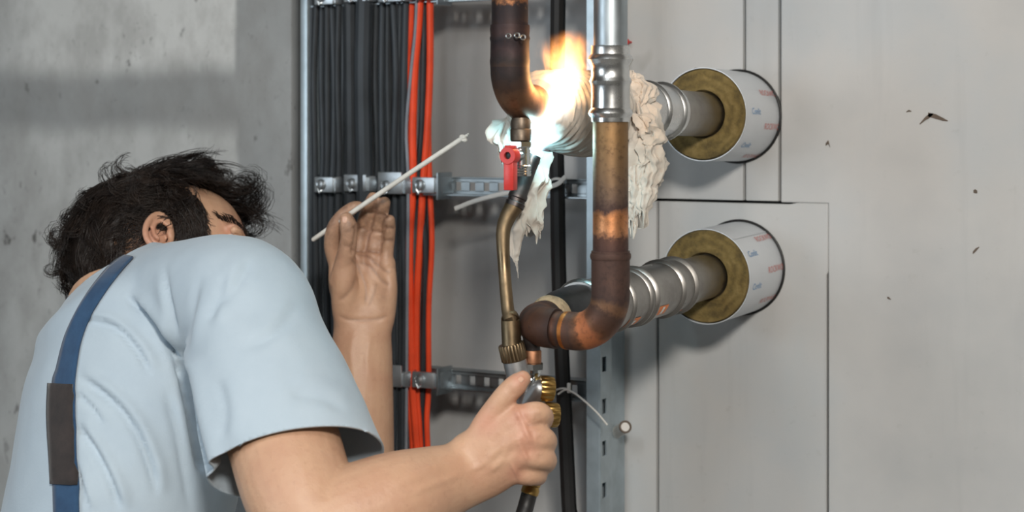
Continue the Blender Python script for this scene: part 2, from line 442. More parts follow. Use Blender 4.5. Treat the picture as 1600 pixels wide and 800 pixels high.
for i, (a, b, c, d) in enumerate([(487, 486, 486, 488), (494, 492, 493, 494), (502, 501, 503, 501), (510, 513, 510, 509), (519, 522, 519, 517), (528, 527, 529, 526), (534, 534, 533, 533)]):
    cable('power_cable', [(a, 2), (b, 120), (c, 240), (d, 330), (a, 480), (b, 640), (c, 780)], 4.9, M['cable' if i % 2 else 'cable2'], 'thin black cable, %s from the bright left rail of the ladder' % ORD[i], yb-.004*(i % 2), g1)
cable('thick_cable', [(547, 2), (548, 120), (549, 240), (548, 330), (546, 500), (548, 700)], 11, M['cable'], 'thick matt black cable, left one of the two thick cables on the ladder', yb-.008)
cable('thick_cable', [(569, 2), (567, 120), (569, 240), (570, 330), (570, 500), (568, 700)], 14, M['cable2'], 'thickest charcoal cable on the ladder, right of the other thick one', yb-.012)
g2 = 'thin black cables between the thick ones and the orange ones'
L2 = 'thin black cable between the thick cables and the orange cables'
for i, (a, b, c, d) in enumerate([(589, 588, 589, 589), (598, 597, 599, 598), (607, 606, 608, 606), (616, 617, 614, 616), (624, 625, 624, 625), (632, 631, 632, 632), (612, 611, 613, 611)]):
    cable('power_cable', [(a, 2), (b, 120), (c, 240), (d, 330), (a, 480), (b, 640), (c, 780)], 5.0, M['cable2' if i % 2 else 'cable'], ('thin black cable, %s to the right of the two thick cables' % ORD[i]) if i < 6 else 'thin black cable lying on top of those right of the thick cables', yb-.004*(i % 2)+(.008 if i == 6 else 0), g2)
cable('orange_cable', [(643, 2), (641, 50), (636, 100), (637, 200), (640, 290), (636, 380), (634, 480), (640, 600), (643, 660), (648, 740)], 5.5, M['orange'], 'orange cable at the left of the orange run, dipping behind its neighbours', yb+.002)
cable('orange_cable', [(656, 2), (653, 50), (648, 110), (645, 200), (645, 290), (640, 380), (641, 480), (645, 600), (649, 660), (655, 740)], 6.2, M['orange'], 'bright orange cable in front, leftmost in view at its foot', yb-.006)
cable('orange_cable', [(672, 2), (672, 100), (668, 200), (661, 290), (656, 380), (651, 480), (651, 600), (654, 660), (659, 740)], 5.6, M['orange'], 'orange cable that crosses from the right edge down to the middle', yb-.002)
cable('orange_cable', [(674, 2), (673, 100), (670, 200), (673, 290), (674, 380), (672, 480), (668, 600), (669, 660), (672, 740)], 5.0, M['orange'], 'rightmost orange cable, along the right edge of the bundle', yb+.004)
cable('grey_cable', [(651, 2), (648, 50), (642, 110), (637, 200), (636, 290), (634, 480), (633, 660)], 2.6, M['cable_g'], 'slim grey cable beside the orange cables', yb-.010)
cable('power_cable', [(663, 2), (662, 100), (658, 200), (654, 290), (664, 380), (662, 480), (659, 600), (661, 660), (664, 740)], 4.5, M['cable'], 'black cable running between two orange cables', yb+.003)
cable('power_cable', [(666, 2), (666, 100), (664, 200), (668, 290), (667, 380), (663, 480), (663, 600), (664, 740)], 4.5, M['cable'], 'black cable at the back of the orange run', yb+.009)
cable('insulated_cable', [(872, 2), (871, 80), (869, 200), (871, 300), (873, 420), (878, 560), (884, 680), (889, 790)], 11.5, M['black'], 'single thick black cable hanging right of the torch, beside the slotted rail', yb-.010)

# saddle clamps that hold the cable groups to the rungs
def make_clamp(x0px, x1px, z, label, raised=0.0):
    x0, x1 = W(x0px, 290, yb-.03)[0], W(x1px, 290, yb-.03)[0]; w = x1-x0; c = (x0+x1)/2
    root = empty('cable_clamp', (c, yb, z), label, 'clamp', 'cable clamps along the rungs of the ladder')
    mb = MB(); prof = [(-w/2-.001, .016), (-w/2, -.012), (-w/2+.004, -.019), (w/2-.004, -.019), (w/2, -.012), (w/2+.001, .016)]
    V = []; 
    for (px, py) in prof:
        for zz_ in (-.010, -.0085, .0085, .010):
            V.append((c+px, yb+py+(.0015 if abs(zz_) > .009 else 0), z+zz_))
    for (px, py) in prof:
        for zz_ in (-.010, -.0085, .0085, .010):
            V.append((c+px*.94, yb+py+.002, z+zz_))
    n = len(prof); F = []
    for i in range(n-1):
        for j in range(3):
            a = i*4+j; F.append((a, a+1, a+5, a+4)); b = n*4+a; F.append((b, b+4, b+5, b+1))
        F.append((i*4, i*4+4, n*4+i*4+4, n*4+i*4)); F.append((i*4+3, n*4+i*4+3, n*4+i*4+7, i*4+7))
    mb.add(V, F); obj('saddle', mb, M['zinc'], root, angle=30)
    mb = MB().box((c-w*.02, yb-.0205, z+raised), (w*.74, .003, .020+abs(raised)*2), bev=.001)
    pl = obj('pressure_plate', mb, M['zinc'], root)
    mb = MB().lathe([(0, .0062), (.002, .0074), (.005, .0066), (.0065, .004), (.0055, .0012)], (c-w*.10, yb-.021, z), (-.25, -1, .1), 16)
    obj('screw_head', mb, M['zinc'], pl)
    mb = MB().tube([(c-w*.30+w*.22*t+.0, yb-.021-.004*math.sin(math.pi*t), z-.004+.006*math.sin(2*math.pi*t)) for t in np.linspace(0, 1, 8)], .0018, 8)
    obj('lip', mb, M['zinc'], root)
    return root
for zi, zr in enumerate([1.668, 1.4228, 1.177]):
    nm = ['top', 'middle', 'lowest'][zi]
    for k, (a, b, rz) in enumerate([(481, 520, 0), (526, 573, .001), (579, 629, .004), (633, 680, 0)]):
        what = ['over the left bunch of thin black cables', 'over the two thick black cables', 'over the black cables left of the orange ones', 'over the orange cables'][k]
        make_clamp(a, b, zr+(.001 if k % 2 else -.001), 'zinc clamp %s, on the %s rung' % (what, nm), rz)
    # end stop plate right of the last clamp
    x = W(679, 290, yb-.02)[0]
    st = obj('end_stop', MB().box((x+.004, yb-.004, zr), (.003, .034, .034), bev=.0006), M['galv'], lad)

# cable ties
tie = empty('cable_tie', W(868, 288, yb-.02), 'white nylon cable tie on the black cable, its long tail pointing left', 'cable tie')
mb = MB().tube([W(858+22*math.cos(a)*.5+12, 285-6*math.sin(a), yb-.012-.012*math.sin(a)) for a in np.linspace(0, 2*math.pi, 20)[:-1]], (.0006, .0018), 8, closed=True)
obj('loop', mb, M['white'], tie)
mb = MB().tube(spline([W(884, 276, yb-.022), W(868, 289, yb-.028), W(835, 296, yb-.035), W(790, 302, yb-.045), W(745, 313, yb-.05), W(711, 326, yb-.05)], 6), (.0012, .0028), 8, up=UPV)
obj('tail', mb, M['white'], tie)
tie = empty('cable_tie', W(884, 612, yb-.02), 'thin white cable tie low on the black cable, tail curving down right', 'cable tie')
mb = MB().tube([W(880+12*math.cos(a), 612-5*math.sin(a), yb-.012-.012*math.sin(a)) for a in np.linspace(0, 2*math.pi, 20)[:-1]], .0012, 8, closed=True)
obj('loop', mb, M['white'], tie)
mb = MB().tube(spline([W(872, 616, yb-.026), W(884, 609, yb-.028), W(897, 614, yb-.035), W(915, 628, yb-.04), W(933, 645, yb-.04), W(949, 664, yb-.035)], 6), .0012, 8)
mb.box(W(889, 606, yb-.026), (.004, .004, .012), bev=.001)
obj('tail', mb, M['white'], tie)

# conduit stub poking out of the wall, screw
cs = empty('conduit_stub', W(952, 680), 'short cream plastic conduit stub sticking out of the wall right of the slotted rail', 'conduit')
a, b = W(951, 683, .0), W(977, 667, -.055)
obj('tube', MB().tube([a, a+(b-a)*.5, b], .0075, 14), M['white'], cs)
obj('end_ring', MB().lathe([(0, .0074), (.001, .0079), (.003, .0079), (.0035, .006), (.001, .005)], b-nrm(b-a)*.002, b-a, 16), M['brown_edge'], cs)
ws = obj('wall_screw', MB().lathe([(0, .0015), (.012, .0015), (.0125, .0042), (.015, .004), (.0155, .001)], W(986, 66, 0.0), (0, -1, 0), 12), M['red']); tag(ws, 'small red screw head in the wall right of the upper coupling', 'screw')

# ------------------------------------------------------------------ pipe runs
XU = W(1152, 182)[0]; XLW = W(1156, 418)[0]
ZU0 = 1.5+(195-182)/FPX*2.09; ZL0 = 1.5-(418-195)/FPX*2.09
UD = nrm((0, -.50, .010)); LD = nrm((0, -.49, -.016))        # from the wall towards the room, slightly out of level
U0 = np.array([XU, 0, ZU0]); L0 = np.array([XLW, 0, ZL0])
def sleeve(o, d, R, label, marks):
    root = empty('insulation_sleeve', o, label, 'pipe insulation')
    Ln = .105
    mb = MB().lathe([(-.01, .0262), (-.01, R), (Ln-.001, R), (Ln, R-.002), (Ln, .030), (Ln-.012, .0264)], o, d, 56)
    core = obj('wool_core', MB().lathe([(-.01, .02), (-.01, R-.001), (Ln-.003, R-.001), (Ln, R-.0025), (Ln+.0006, .040), (Ln, .0285), (Ln-.006, .0262), (Ln-.02, .0262)], o, d, 64), M['wool'], root)
    mb = MB(); n = 72
    # jacket with a lapped seam
    V = []
    for t in (-.012, Ln*.5, Ln-.0015):
        for j in range(n): 
            a = 2*math.pi*j/n; V.append(o+d*t+(np.array([1, 0, 0])*math.cos(a)+UPV*math.sin(a))*(R+.0004))
    for t in (Ln-.0015, Ln*.5, -.012):
        for j in range(n):
            a = 2*math.pi*j/n; V.append(o+d*t+(np.array([1, 0, 0])*math.cos(a)+UPV*math.sin(a))*(R-.0004))
    F = [(i*n+j, (i+1)*n+j, (i+1)*n+(j+1) % n, i*n+(j+1) % n) for i in range(5) for j in range(n)]
    mb.add(V, [f[::-1] for f in F]); jk = obj('foil_jacket', mb, M['foil'], root)
    mb = MB(); S = np.array([R+.0006, 0, 0])
    a0 = math.radians(52 if marks == 'low' else 100)
    V = []
    for t in np.linspace(-.005, Ln-.002, 4):
        for a in (a0, a0+.03): V.append(o+d*t+(np.array([1, 0, 0])*math.cos(a)+UPV*math.sin(a))*(R+.0011))
        V.append(o+d*t+(np.array([1, 0, 0])*math.cos(a0+.032)+UPV*math.sin(a0+.032))*(R+.0002))
    mb.grid(V, 4, 3); obj('lap_seam', mb, M['foil'], jk)
    # dark sealing gap where the sleeve enters the wall
    q = o.copy(); q[1] = -.0
    obj('sealing_ring', MB().lathe([(0, R+.0003), (.0015, R+.0004), (.0022, R+.0018), (.0012, R+.0032), (-.001, R+.0034)], q, (0, -1, 0), 64), M['black'], root)
    return root, jk, Ln
def text_mesh(body, size):
    cu = bpy.data.curves.new('lettering', 'FONT'); cu.body = body; cu.size = size; cu.align_y = 'CENTER'; cu.resolution_u = 2
    o = bpy.data.objects.new('lettering', cu); COL.objects.link(o); dg = bpy.context.evaluated_depsgraph_get()
    me = bpy.data.meshes.new_from_object(o.evaluated_get(dg)); bpy.data.objects.remove(o); bpy.data.curves.remove(cu)
    bm = bmesh.new(); bm.from_mesh(me); bmesh.ops.subdivide_edges(bm, edges=bm.edges[:], cuts=1); bm.verts.index_update()
    V = [np.array(v.co) for v in bm.verts]; F = [tuple(v.index for v in f.verts) for f in bm.faces]; bm.free(); bpy.data.meshes.remove(me)
    return V, F
def wrap_text(body, size, o, d, R, ang, start, mat, parent, bold=0, sx=1.0):
    """letters printed round a cylinder: baseline along -d (into the wall), up along the circumference"""
    V, F = text_mesh(body, size); out = []
    for v in V:
        a = ang+v[1]/R
        out.append(o+d*(start-v[0]*sx)+(np.array([1, 0, 0])*math.cos(a)+UPV*math.sin(a))*(R+.0012))
    return obj('lettering', MB().add(out, F), mat, parent, smooth=False)
def facing(o, py, d_, R, t):
    """angle on the sleeve whose point projects to the image row py"""
    best = min(np.linspace(-1.5, 1.6, 400), key=lambda a: abs(proj(o+d_*t+(np.array([1, 0, 0])*math.cos(a)+UPV*math.sin(a))*R)[1]-py)); return best
r1, jk, Ln = sleeve(U0, UD, .0540, 'upper mineral wool sleeve in a white printed foil jacket, by the tall wall seam', 'up')
for py in (147, 198, 243): wrap_text('ROCKWOOL', .0105, U0, UD, .054, facing(U0, py, UD, .054, .02), .046, M['print_red'], jk, sx=.95)
for py in (174, 226): wrap_text('Conlit', .0105, U0, UD, .054, facing(U0, py, UD, .054, .08), .088, M['print_blue'], jk)
r2, jk, Ln = sleeve(L0, LD, .0550, 'lower mineral wool sleeve in a white printed foil jacket, black sealant around its rim', 'low')
for py in (372, 419, 466): wrap_text('ROCKWOOL', .0105, L0, LD, .055, facing(L0, py, LD, .055, .02), .048, M['print_red'], jk, sx=.95)
for py in (397, 447): wrap_text('Conlit', .0105, L0, LD, .055, facing(L0, py, LD, .055, .08), .094, M['print_blue'], jk)

def ring_prof(t, r, h, w=.004):
    return [(t-w, r), (t-w*.7, r+h*.55), (t-w*.25, r+h), (t+w*.25, r+h), (t+w*.7, r+h*.55), (t+w, r)]
def coupling(o, d, t0, t1, r, rp, beads=(0.07, .5, .93), h=.0032):
    """press coupling: sleeve with rolled bead rings at the mouths and the stop in the middle"""
    L = t1-t0; pr = [(t0, rp), (t0, r)]
    for b in beads: pr += ring_prof(t0+L*b, r, h, .0038)
    pr += [(t1, r), (t1, rp)]
    return MB().lathe(pr, o, d, 48)

# ---- upper run
cop_up = mat_copper('oxidised_copper_upper', [(0, (196, 138, 96), 1), (.10, (206, 146, 98), 1), (.155, (196, 132, 86), 1), (.20, (42, 36, 38), .6), (.34, (66, 50, 48), .7), (.40, (38, 33, 36), .6),
              (.48, (62, 48, 48), .7), (.55, (46, 39, 38), .6), (.64, (84, 64, 54), .8), (.74, (146, 108, 82), .95), (.84, (116, 86, 68), .9), (.92, (104, 76, 60), .9), (1, (142, 102, 78), 1)], .085)
up = empty('upper_pipe_run', (XU, -.3, 1.2), 'upper pipe run: copper pipe from above bent into the wall, with red-handled drain valve', 'pipework')
yv = -.55; xv = XU; ze = (U0+UD*.55)[2]
path = fillet([(xv, yv, 2.30), (xv, yv, ze), tuple(U0+UD*.30)], .0335, 20)
pa = np.array(path)
rc = .0172
elb0 = W(798, 108, yv)[2]                                 # seam between the straight pipe and the elbow
sock0 = W(798, 44, yv)[2]
zt = 2.30
mb = MB().tube([(xv, yv, z) for z in (zt, 1.9, 1.66, 1.60, sock0)], rc, 32)
V = np.array(mb.v); mb.u = [float(np.clip((1.632-z)/(1.632-1.50), 0, 1)) for z in V[:, 2]]
obj('copper_pipe', mb, cop_up, up)
mb = MB().lathe([(0, rc), (.0, rc+.0012), (.004, rc+.0016), (.010, rc+.0010), (.0125, rc+.0018), (.016, rc+.0010), (.030, rc+.0012), (.034, rc+.0016), (.038, rc+.0013), (.0395, rc+.0012), (.040, rc)], (xv, yv, sock0+.003), (0, 0, -1), 40)
V = np.array(mb.v); mb.u = [float(np.clip((1.632-z)/(1.632-1.50), 0, 1)) for z in V[:, 2]]
sk = obj('socket', mb, cop_up, up)
for k, (px, py) in enumerate([(793, 56), (807, 55), (816, 58)]):
    mb = MB().tube([W(px, py, yv-.019)+RT*.0022*math.cos(a)+UPV*.0022*math.sin(a)+np.array([0, .0012 if k else .002, 0]) for a in np.linspace(0, 2*math.pi, 13)[:-1]], .0007, 6, closed=True)
    obj('solder_spot', mb, M['steel'], sk)
ii = [i for i, q in enumerate(path) if q[2] < elb0-.0015]
ep = [np.array([xv, yv, elb0+.0045])]+[path[i] for i in ii][:-1]+[path[-1]]
mb = MB().tube(np.array(ep), [rc+.0012]*len(ep), 36)
V = np.array(mb.v); nr = 36; m = len(ep)
mb.u = [.52+.48*min(1, (i//nr)/(m-2)) for i in range(len(V))]
obj('elbow', mb, cop_up, up)
# steel end of the upper run: coupling behind the rag, then pipe into the wall
obj('press_coupling', coupling(U0, UD, .205, .315, .0300, .026, (.12, .48, .90)), M['steel'], up)
obj('steel_pipe', MB().tube([U0-UD*.03, U0+UD*.1, U0+UD*.24], .0258, 40), M['steel_dull'], up)
# drain spigot and ball valve
M['sooty_brass'] = mat_metal('sooty_brass', (112, 100, 88), .45, .4, 70, .7, (44, 44, 46))
xs, ys = W(814, 200, -.529)[0], -.529
zz = lambda py, y=-.529: W(814, py, y)[2]
mb = MB().lathe([(zz(150), .0086), (zz(186), .0088), (zz(190), .0098), (zz(201), .0094), (zz(203), .0102), (zz(219), .0102), (zz(221), .0090), (zz(222), .005)], (xs, ys, 0), (0, 0, 1), 32)
obj('spigot', mb, M['sooty_brass'], up)
dv = MB()
dv.lathe([(zz(221), .0085), (zz(221.5), .0112), (zz(229), .0112), (zz(231), .0100), (zz(231.5), .006)], (xs, ys, 0), (0, 0, 1), 6)
dv.lathe([(zz(229), .0080), (zz(230), .0092), (zz(240), .0092), (zz(241), .0088), (zz(258), .0094), (zz(259), .0100), (zz(261), .0100), (zz(262), .0090), (zz(264), .0097), (zz(266), .0090), (zz(268), .0097), (zz(270), .0090), (zz(272), .0097), (zz(275), .0092), (zz(275.5), .006)], (xs, ys, 0), (0, 0, 1), 28)
hub = P(797, 243, 1.600)
dv.tube([np.array([xs, ys, hub[2]]), hub], .0058, 16)
vb = obj('drain_valve', dv, M['chrome'], up, angle=25)
nz = nrm(-VW*.90-RT*.42); sx_ = nrm(np.cross(UPV, nz)); 
ROT = np.array([sx_, nz, UPV]).T
mb = MB()
V = []; nn = 28
for rr, dp in ((.0034, -.001), (.0034, .006), (.0078, .006), (.0083, .0052), (.0083, -.0052), (.0034, -.0052)):
    for j in range(nn):
        a = 2*math.pi*j/nn; V.append(hub+ROT@np.array([rr*math.cos(a), dp, rr*math.sin(a)]))
F = [(i*nn+j, i*nn+(j+1) % nn, (i+1)*nn+(j+1) % nn, (i+1)*nn+j) for i in range(5) for j in range(nn)]
mb.add(V, F); mb.box(hub+ROT@np.array([.0005, 0, -.0190]), (.0098, .0100, .0262), ROT, bev=.0008)
mb.box(hub+ROT@np.array([.0012, 0, .0075]), (.0098, .0096, .004), ROT, bev=.0008)
hd = obj('handle', mb, M['red'], up); hd['label'] = 'red plastic lever handle'
obj('handle_screw', MB().lathe([(0, .0033), (.003, .0033), (.0035, .001)], hub, nz, 16), M['black'], hd)

# ---- lower run
yb2 = -.525; xb = W(954, 400, yb2)[0]; zb = (L0+LD*.525)[2]-.0005
lo = empty('lower_pipe_run', (xb, -.3, 1.0), 'lower pipe run: steel and scorched copper, coming down in front, bent into the wall', 'pipework')
rv = .0168
def zl_(py): return W(954, py, yb2)[2]
cop_v = mat_copper('heated_copper_pipe', [(0, (138, 108, 76), .8), (.10, (146, 114, 78), .85), (.32, (128, 102, 76), .8), (.47, (104, 84, 70), .7), (.555, (70, 52, 48), .6), (.60, (198, 136, 92), 1), (.69, (206, 146, 104), 1), (.74, (92, 66, 56), .7), (.86, (70, 50, 48), .6), (.93, (52, 42, 44), .5), (1, (90, 66, 54), .8)], .075, 40)
cop_e = mat_copper('heated_copper_elbow', [(0, (84, 62, 54), .6), (.10, (70, 54, 50), .6), (.20, (128, 96, 74), .8), (.28, (84, 64, 56), .7), (.40, (104, 76, 64), .8), (.50, (120, 84, 64), .8), (.58, (160, 98, 64), .5), (.72, (172, 106, 68), .5), (.80, (112, 78, 58), .7), (.92, (80, 60, 52), .6), (1, (96, 68, 56), .7)], .13, 40)
cop_d = mat_copper('scorched_copper', [(0, (60, 46, 42), .6), (.3, (96, 66, 52), .8), (.55, (54, 42, 40), .5), (.8, (104, 72, 58), .9), (1, (46, 38, 38), .5)], .22, 30)
obj('steel_pipe', MB().tube([(xb, yb2, 2.30), (xb, yb2, 1.9), (xb, yb2, zl_(80))], .0157, 40), M['galv'], lo)
pc = [(zl_(191), rv-.001), (zl_(190), rv+.0005), (zl_(180), rv+.0008)]
z1, z2, z3, z4 = zl_(178), zl_(124), zl_(118), zl_(92)
pc = [(zl_(191), .0165), (zl_(190.5), .0180), (zl_(184), .0182), (zl_(181), .0196), (zl_(177), .0208), (zl_(173), .0200), (zl_(169), .0182), (zl_(150), .0178), (zl_(135), .0180), (zl_(131), .0186), (zl_(127), .0196), (zl_(123), .0186), (zl_(119), .0176), (zl_(103), .0178), (zl_(98), .0196), (zl_(93), .0212), (zl_(88), .0200), (zl_(85), .0182), (zl_(74), .0178), (zl_(72), .0182), (zl_(71), .0160)]
obj('press_coupling', MB().lathe(pc, (xb, yb2, 0), (0, 0, 1), 56), M['steel'], lo)
zs = zl_(438)
mb = MB().tube([(xb, yb2, z) for z in np.linspace(zl_(188), zs, 12)], rv-.0004, 40); obj('copper_pipe', mb, cop_v, lo)
# sleeve end of the elbow, elbow, joint, elbow towards the wall
pth = [np.array(q) for q in fillet([(xb, yb2, zl_(392)), (xb, yb2, zb-.004), (XLW+.045, yb2, zb-.002)], .036, 16)]
mb = MB().tube(np.array(pth), [rv+.0010]*len(pth), 40, u=(0, 1)); obj('elbow', mb, cop_e, lo)
obj('elbow_collar', MB().lathe([(0, rv), (.0, rv+.0018), (.003, rv+.0022), (.0055, rv+.0016), (.006, rv)], (xb, yb2, zl_(396)), (0, 0, -1), 40), cop_e, lo)
xj = XLW+.041
mb = MB().tube([(xj+.012, yb2, zb-.002), (xj-.010, yb2, zb-.001)], rv-.0002, 36); obj('copper_joint', mb, cop_d, lo)
mb = MB().lathe([(0, rv), (0, rv+.0008), (.002, rv+.0012), (.0052, rv+.0008), (.0056, rv)], (xj+.0065, yb2, zb-.002), (-1, 0, 0), 36)
M['soot'] = plain('soot', (40, 34, 32), .5, .3, var=.4, scale=120)
M['copper_dull'] = mat_metal('dull_copper', (170, 122, 92), .40, .3, 90, .5, (84, 64, 52))
M['copper_bright'] = mat_metal('bright_copper_bead', (186, 120, 66), .42, .3, 120, .4, (80, 52, 40))
obj('solder_bead', mb, M['copper_bright'], lo)
e1 = [np.array(q) for q in fillet([(xj-.008, yb2, zb-.001), (XLW, yb2, zb), tuple(L0+LD*.470)], .030, 16)]
mb = MB().tube(np.array(e1), [rv+.0022]*len(e1), 40, u=(0, 1)); obj('elbow', mb, cop_d, lo)
M['scale'] = plain('flaking_flux', (150, 130, 102), .7, var=.35, scale=90, bump=.8, bd=.002)
mb = MB().lathe([(.470, rv), (.472, .0215), (.478, .0228), (.483, .0216), (.486, .0195), (.488, rv)], L0, LD, 40); obj('flux_collar', mb, M['scale'], lo)
M['dark_steel'] = mat_metal('heat_blackened_steel', (84, 86, 88), .34, .4, 40, .5, (36, 34, 34))
mb = MB().lathe([(.405, .02), (.405, .0268), (.440, .0264), (.458, .0250), (.470, .0222), (.474, .0200), (.475, .016)], L0, LD, 44); obj('adapter', mb, M['dark_steel'], lo)
obj('press_coupling', coupling(L0, LD, .302, .417, .0288, .0262, (.05, .40, .95), .0030), M['steel_dull'], lo)
cp = obj('press_coupling', coupling(L0, LD, .176, .304, .0290, .0262, (.14, .40, .93), .0036), M['steel_dull'], lo)
obj('steel_pipe', MB().tube([L0-LD*.03, L0+LD*.1, L0+LD*.42], .0258, 44), M['steel_dull'], lo)
def patch(o, d, R, t0, t1, a0, a1, mat, parent, name='sticker'):
    mb = MB(); V = []
    for t in np.linspace(t0, t1, 3):
        for a in np.linspace(a0, a1, 7):
            V.append(o+d*t+(np.array([1, 0, 0])*math.cos(a)+UPV*math.sin(a))*(R+.0004))
    mb.grid(V, 3, 7); return obj(name, mb, mat, parent)
D = math.radians
patch(L0, LD, .0290, .262, .285, D(-46), D(-22), M['print_orange'], cp); patch(L0, LD, .0293, .270, .276, D(-43), D(-25), M['print_white'], cp, 'mark')
patch(L0, LD, .0290, .200, .222, D(-78), D(-58), M['print_orange'], cp); patch(L0, LD, .0293, .206, .216, D(-74), D(-63), M['print_white'], cp, 'mark')
patch(L0, LD, .0290, .214, .220, D(-52), D(-32), M['print_black'], cp, 'mark')
patch(L0, LD, .0290, .324, .352, D(-58), D(-34), M['print_orange'], cp); patch(L0, LD, .0293, .333, .341, D(-54), D(-40), M['print_white'], cp, 'mark')
upc = [o for o in up.children if o.name.startswith('press_coupling')][0]
patch(U0, UD, .0300, .285, .291, D(-35), D(-14), M['print_black'], upc, 'mark')
# lower drain valve under the first elbow
xd, yd = W(832, 560, -.522)[0], -.522; z_ = lambda py: W(833, py, yd)[2]
obj('spigot', MB().lathe([(z_(567), .0080), (z_(566), .0086), (z_(549), .0086), (z_(547), .0078), (z_(546), .006)], (xd, yd, 0), (0, 0, 1), 28), M['copper_dull'], lo)
obj('branch', MB().lathe([(z_(548), .0060), (z_(547), .0074), (z_(541), .0074), (z_(534), .0092), (z_(505), .0100)], (xd, yd, 0), (0, 0, 1), 28), M['soot'], lo)
mb = MB().lathe([(z_(578), .006), (z_(577), .0100), (z_(568), .0104), (z_(566), .007)], (xd+.001, yd, 0), (0, 0, 1), 6)
mb.lathe([(z_(640), .006), (z_(639), .0075), (z_(603), .0075), (z_(601), .0082), (z_(592), .0082), (z_(590), .0076), (z_(584), .0076), (z_(582), .0084), (z_(577), .0084)], (xd, yd, 0), (0, 0, 1), 24)
obj('drain_valve', mb, M['chrome'], lo, angle=25)

# ------------------------------------------------------------------ torch
DT = 1.625
TDIR = nrm(P(822, 650, 1.634)-P(799, 548, 1.630))
col0 = P(799, 540, 1.630)
to = empty('gas_torch', P(822, 660, 1.60), 'hand torch with a long brass neck and grey handle, held in the right hand', 'torch')
nk = spline([np.r_[P(803, 322, 1.658), .0090], np.r_[P(792, 342, 1.655), .0078], np.r_[P(786, 366, 1.65), .0068], np.r_[P(788, 420, 1.645), .0060], np.r_[P(793, 480, 1.635), .0062], np.r_[P(797, 498, 1.63), .0068], np.r_[P(797.5, 500, 1.632), .0090], np.r_[P(800, 545, 1.630), .0094]], 6)
obj('neck', MB().tube(nk[:, :3], nk[:, 3], 20), M['brass_old'], to)
tip, bend = P(833, 243, 1.668), P(802, 326, 1.658)
td = nrm(tip-bend); Lb = np.linalg.norm(tip-bend)
obj('nozzle', MB().lathe([(0, .0080), (.002, .0096), (.006, .0098), (.007, .0086), (.010, .0086), (.011, .0094), (.014, .0094), (.016, .0084), (Lb-.012, .0080), (Lb-.006, .0084), (Lb, .0080), (Lb, .0064), (Lb-.008, .006)], bend, td, 28), M['burnt'], to)
nn = 36
def knurl(o, d, r, h, lobes, mat, name, parent, depth=.0012, taper=0):
    mb = MB(); V = []; d = nrm(d); g = np.array([0, 0, 1.0]) if abs(d[2]) < .9 else np.array([1.0, 0, 0]); N = nrm(g-d*(g@d)); B = np.cross(d, N); n = lobes*6
    rows = [(0, r*.55), (0, r*.93), (.0012, r), (h*.5, r), (h-.0012, r*(1-taper)), (h, r*.90*(1-taper)), (h, r*.55)]
    for i, (t, q) in enumerate(rows):
        for j in range(n):
            a = 2*math.pi*j/n; w = q-(depth*(.5+.5*math.cos(a*lobes))**2 if 1 < i < 5 else 0)
            V.append(o+d*t+(N*math.cos(a)+B*math.sin(a))*w)
    F = [(i*n+j, i*n+(j+1) % n, (i+1)*n+(j+1) % n, (i+1)*n+j) for i in range(len(rows)-1) for j in range(n)]
    F.append(tuple(range(n))[::-1]); F.append(tuple((len(rows)-1)*n+j for j in range(n)))
    return obj(name, mb.add(V, F), mat, parent, angle=40)
knurl(col0-TDIR*.002, TDIR, .0126, .0165, 22, M['brass_old'], 'collar_nut', to)
b0 = col0+TDIR*.014
obj('handle', MB().lathe([(0, .0112), (.004, .0114), (.018, .0112), (.030, .0108), (.05, .0110), (.10, .0108), (.112, .009), (.113, .006)], b0, TDIR, 32), M['alu'], to)
k1, k2 = P(849, 607, 1.625), P(860, 648, 1.628)
hb = b0+TDIR*.036
ax = nrm(RT+VW*.22-UPV*.08)
vb = MB().tube([P(822, 636, 1.630), P(843, 608, 1.622)], .0088, 20, rnd=True)
vb.tube([P(842, 610, 1.624), k1-ax*.003], .0072, 18); vb.tube([P(838, 652, 1.632), k2-ax*.002], .0062, 16)
obj('valve_body', vb, M['alu'], to)
knurl(k1-ax*.004, ax, .0122, .0135, 12, M['brass'], 'knob', to, .0014, .04)
knurl(k2-ax*.006, ax, .0120, .0135, 12, M['brass'], 'knob', to, .0014, .04)
e0, e1_ = P(834, 748, 1.634), P(827, 772, 1.632)
obj('hose_connector', MB().lathe([(-.03, .006), (0, .0078), (.006, .0082), (.007, .0074), (.010, .0086), (.014, .0086), (.016, .0070)], e0, e1_-e0, 24), M['brass'], to)
hs = spline([P(828, 768, 1.632), P(822, 790, 1.63), P(812, 830, 1.62), P(790, 960, 1.60), P(740, 1300, 1.6), np.r_[P(700, 1700, 1.55)[:2], .35], np.r_[P(600, 1700, 1.5)[:2], .012]], 8)
obj('hose', MB().tube(hs, .0078, 14), M['black'], to)

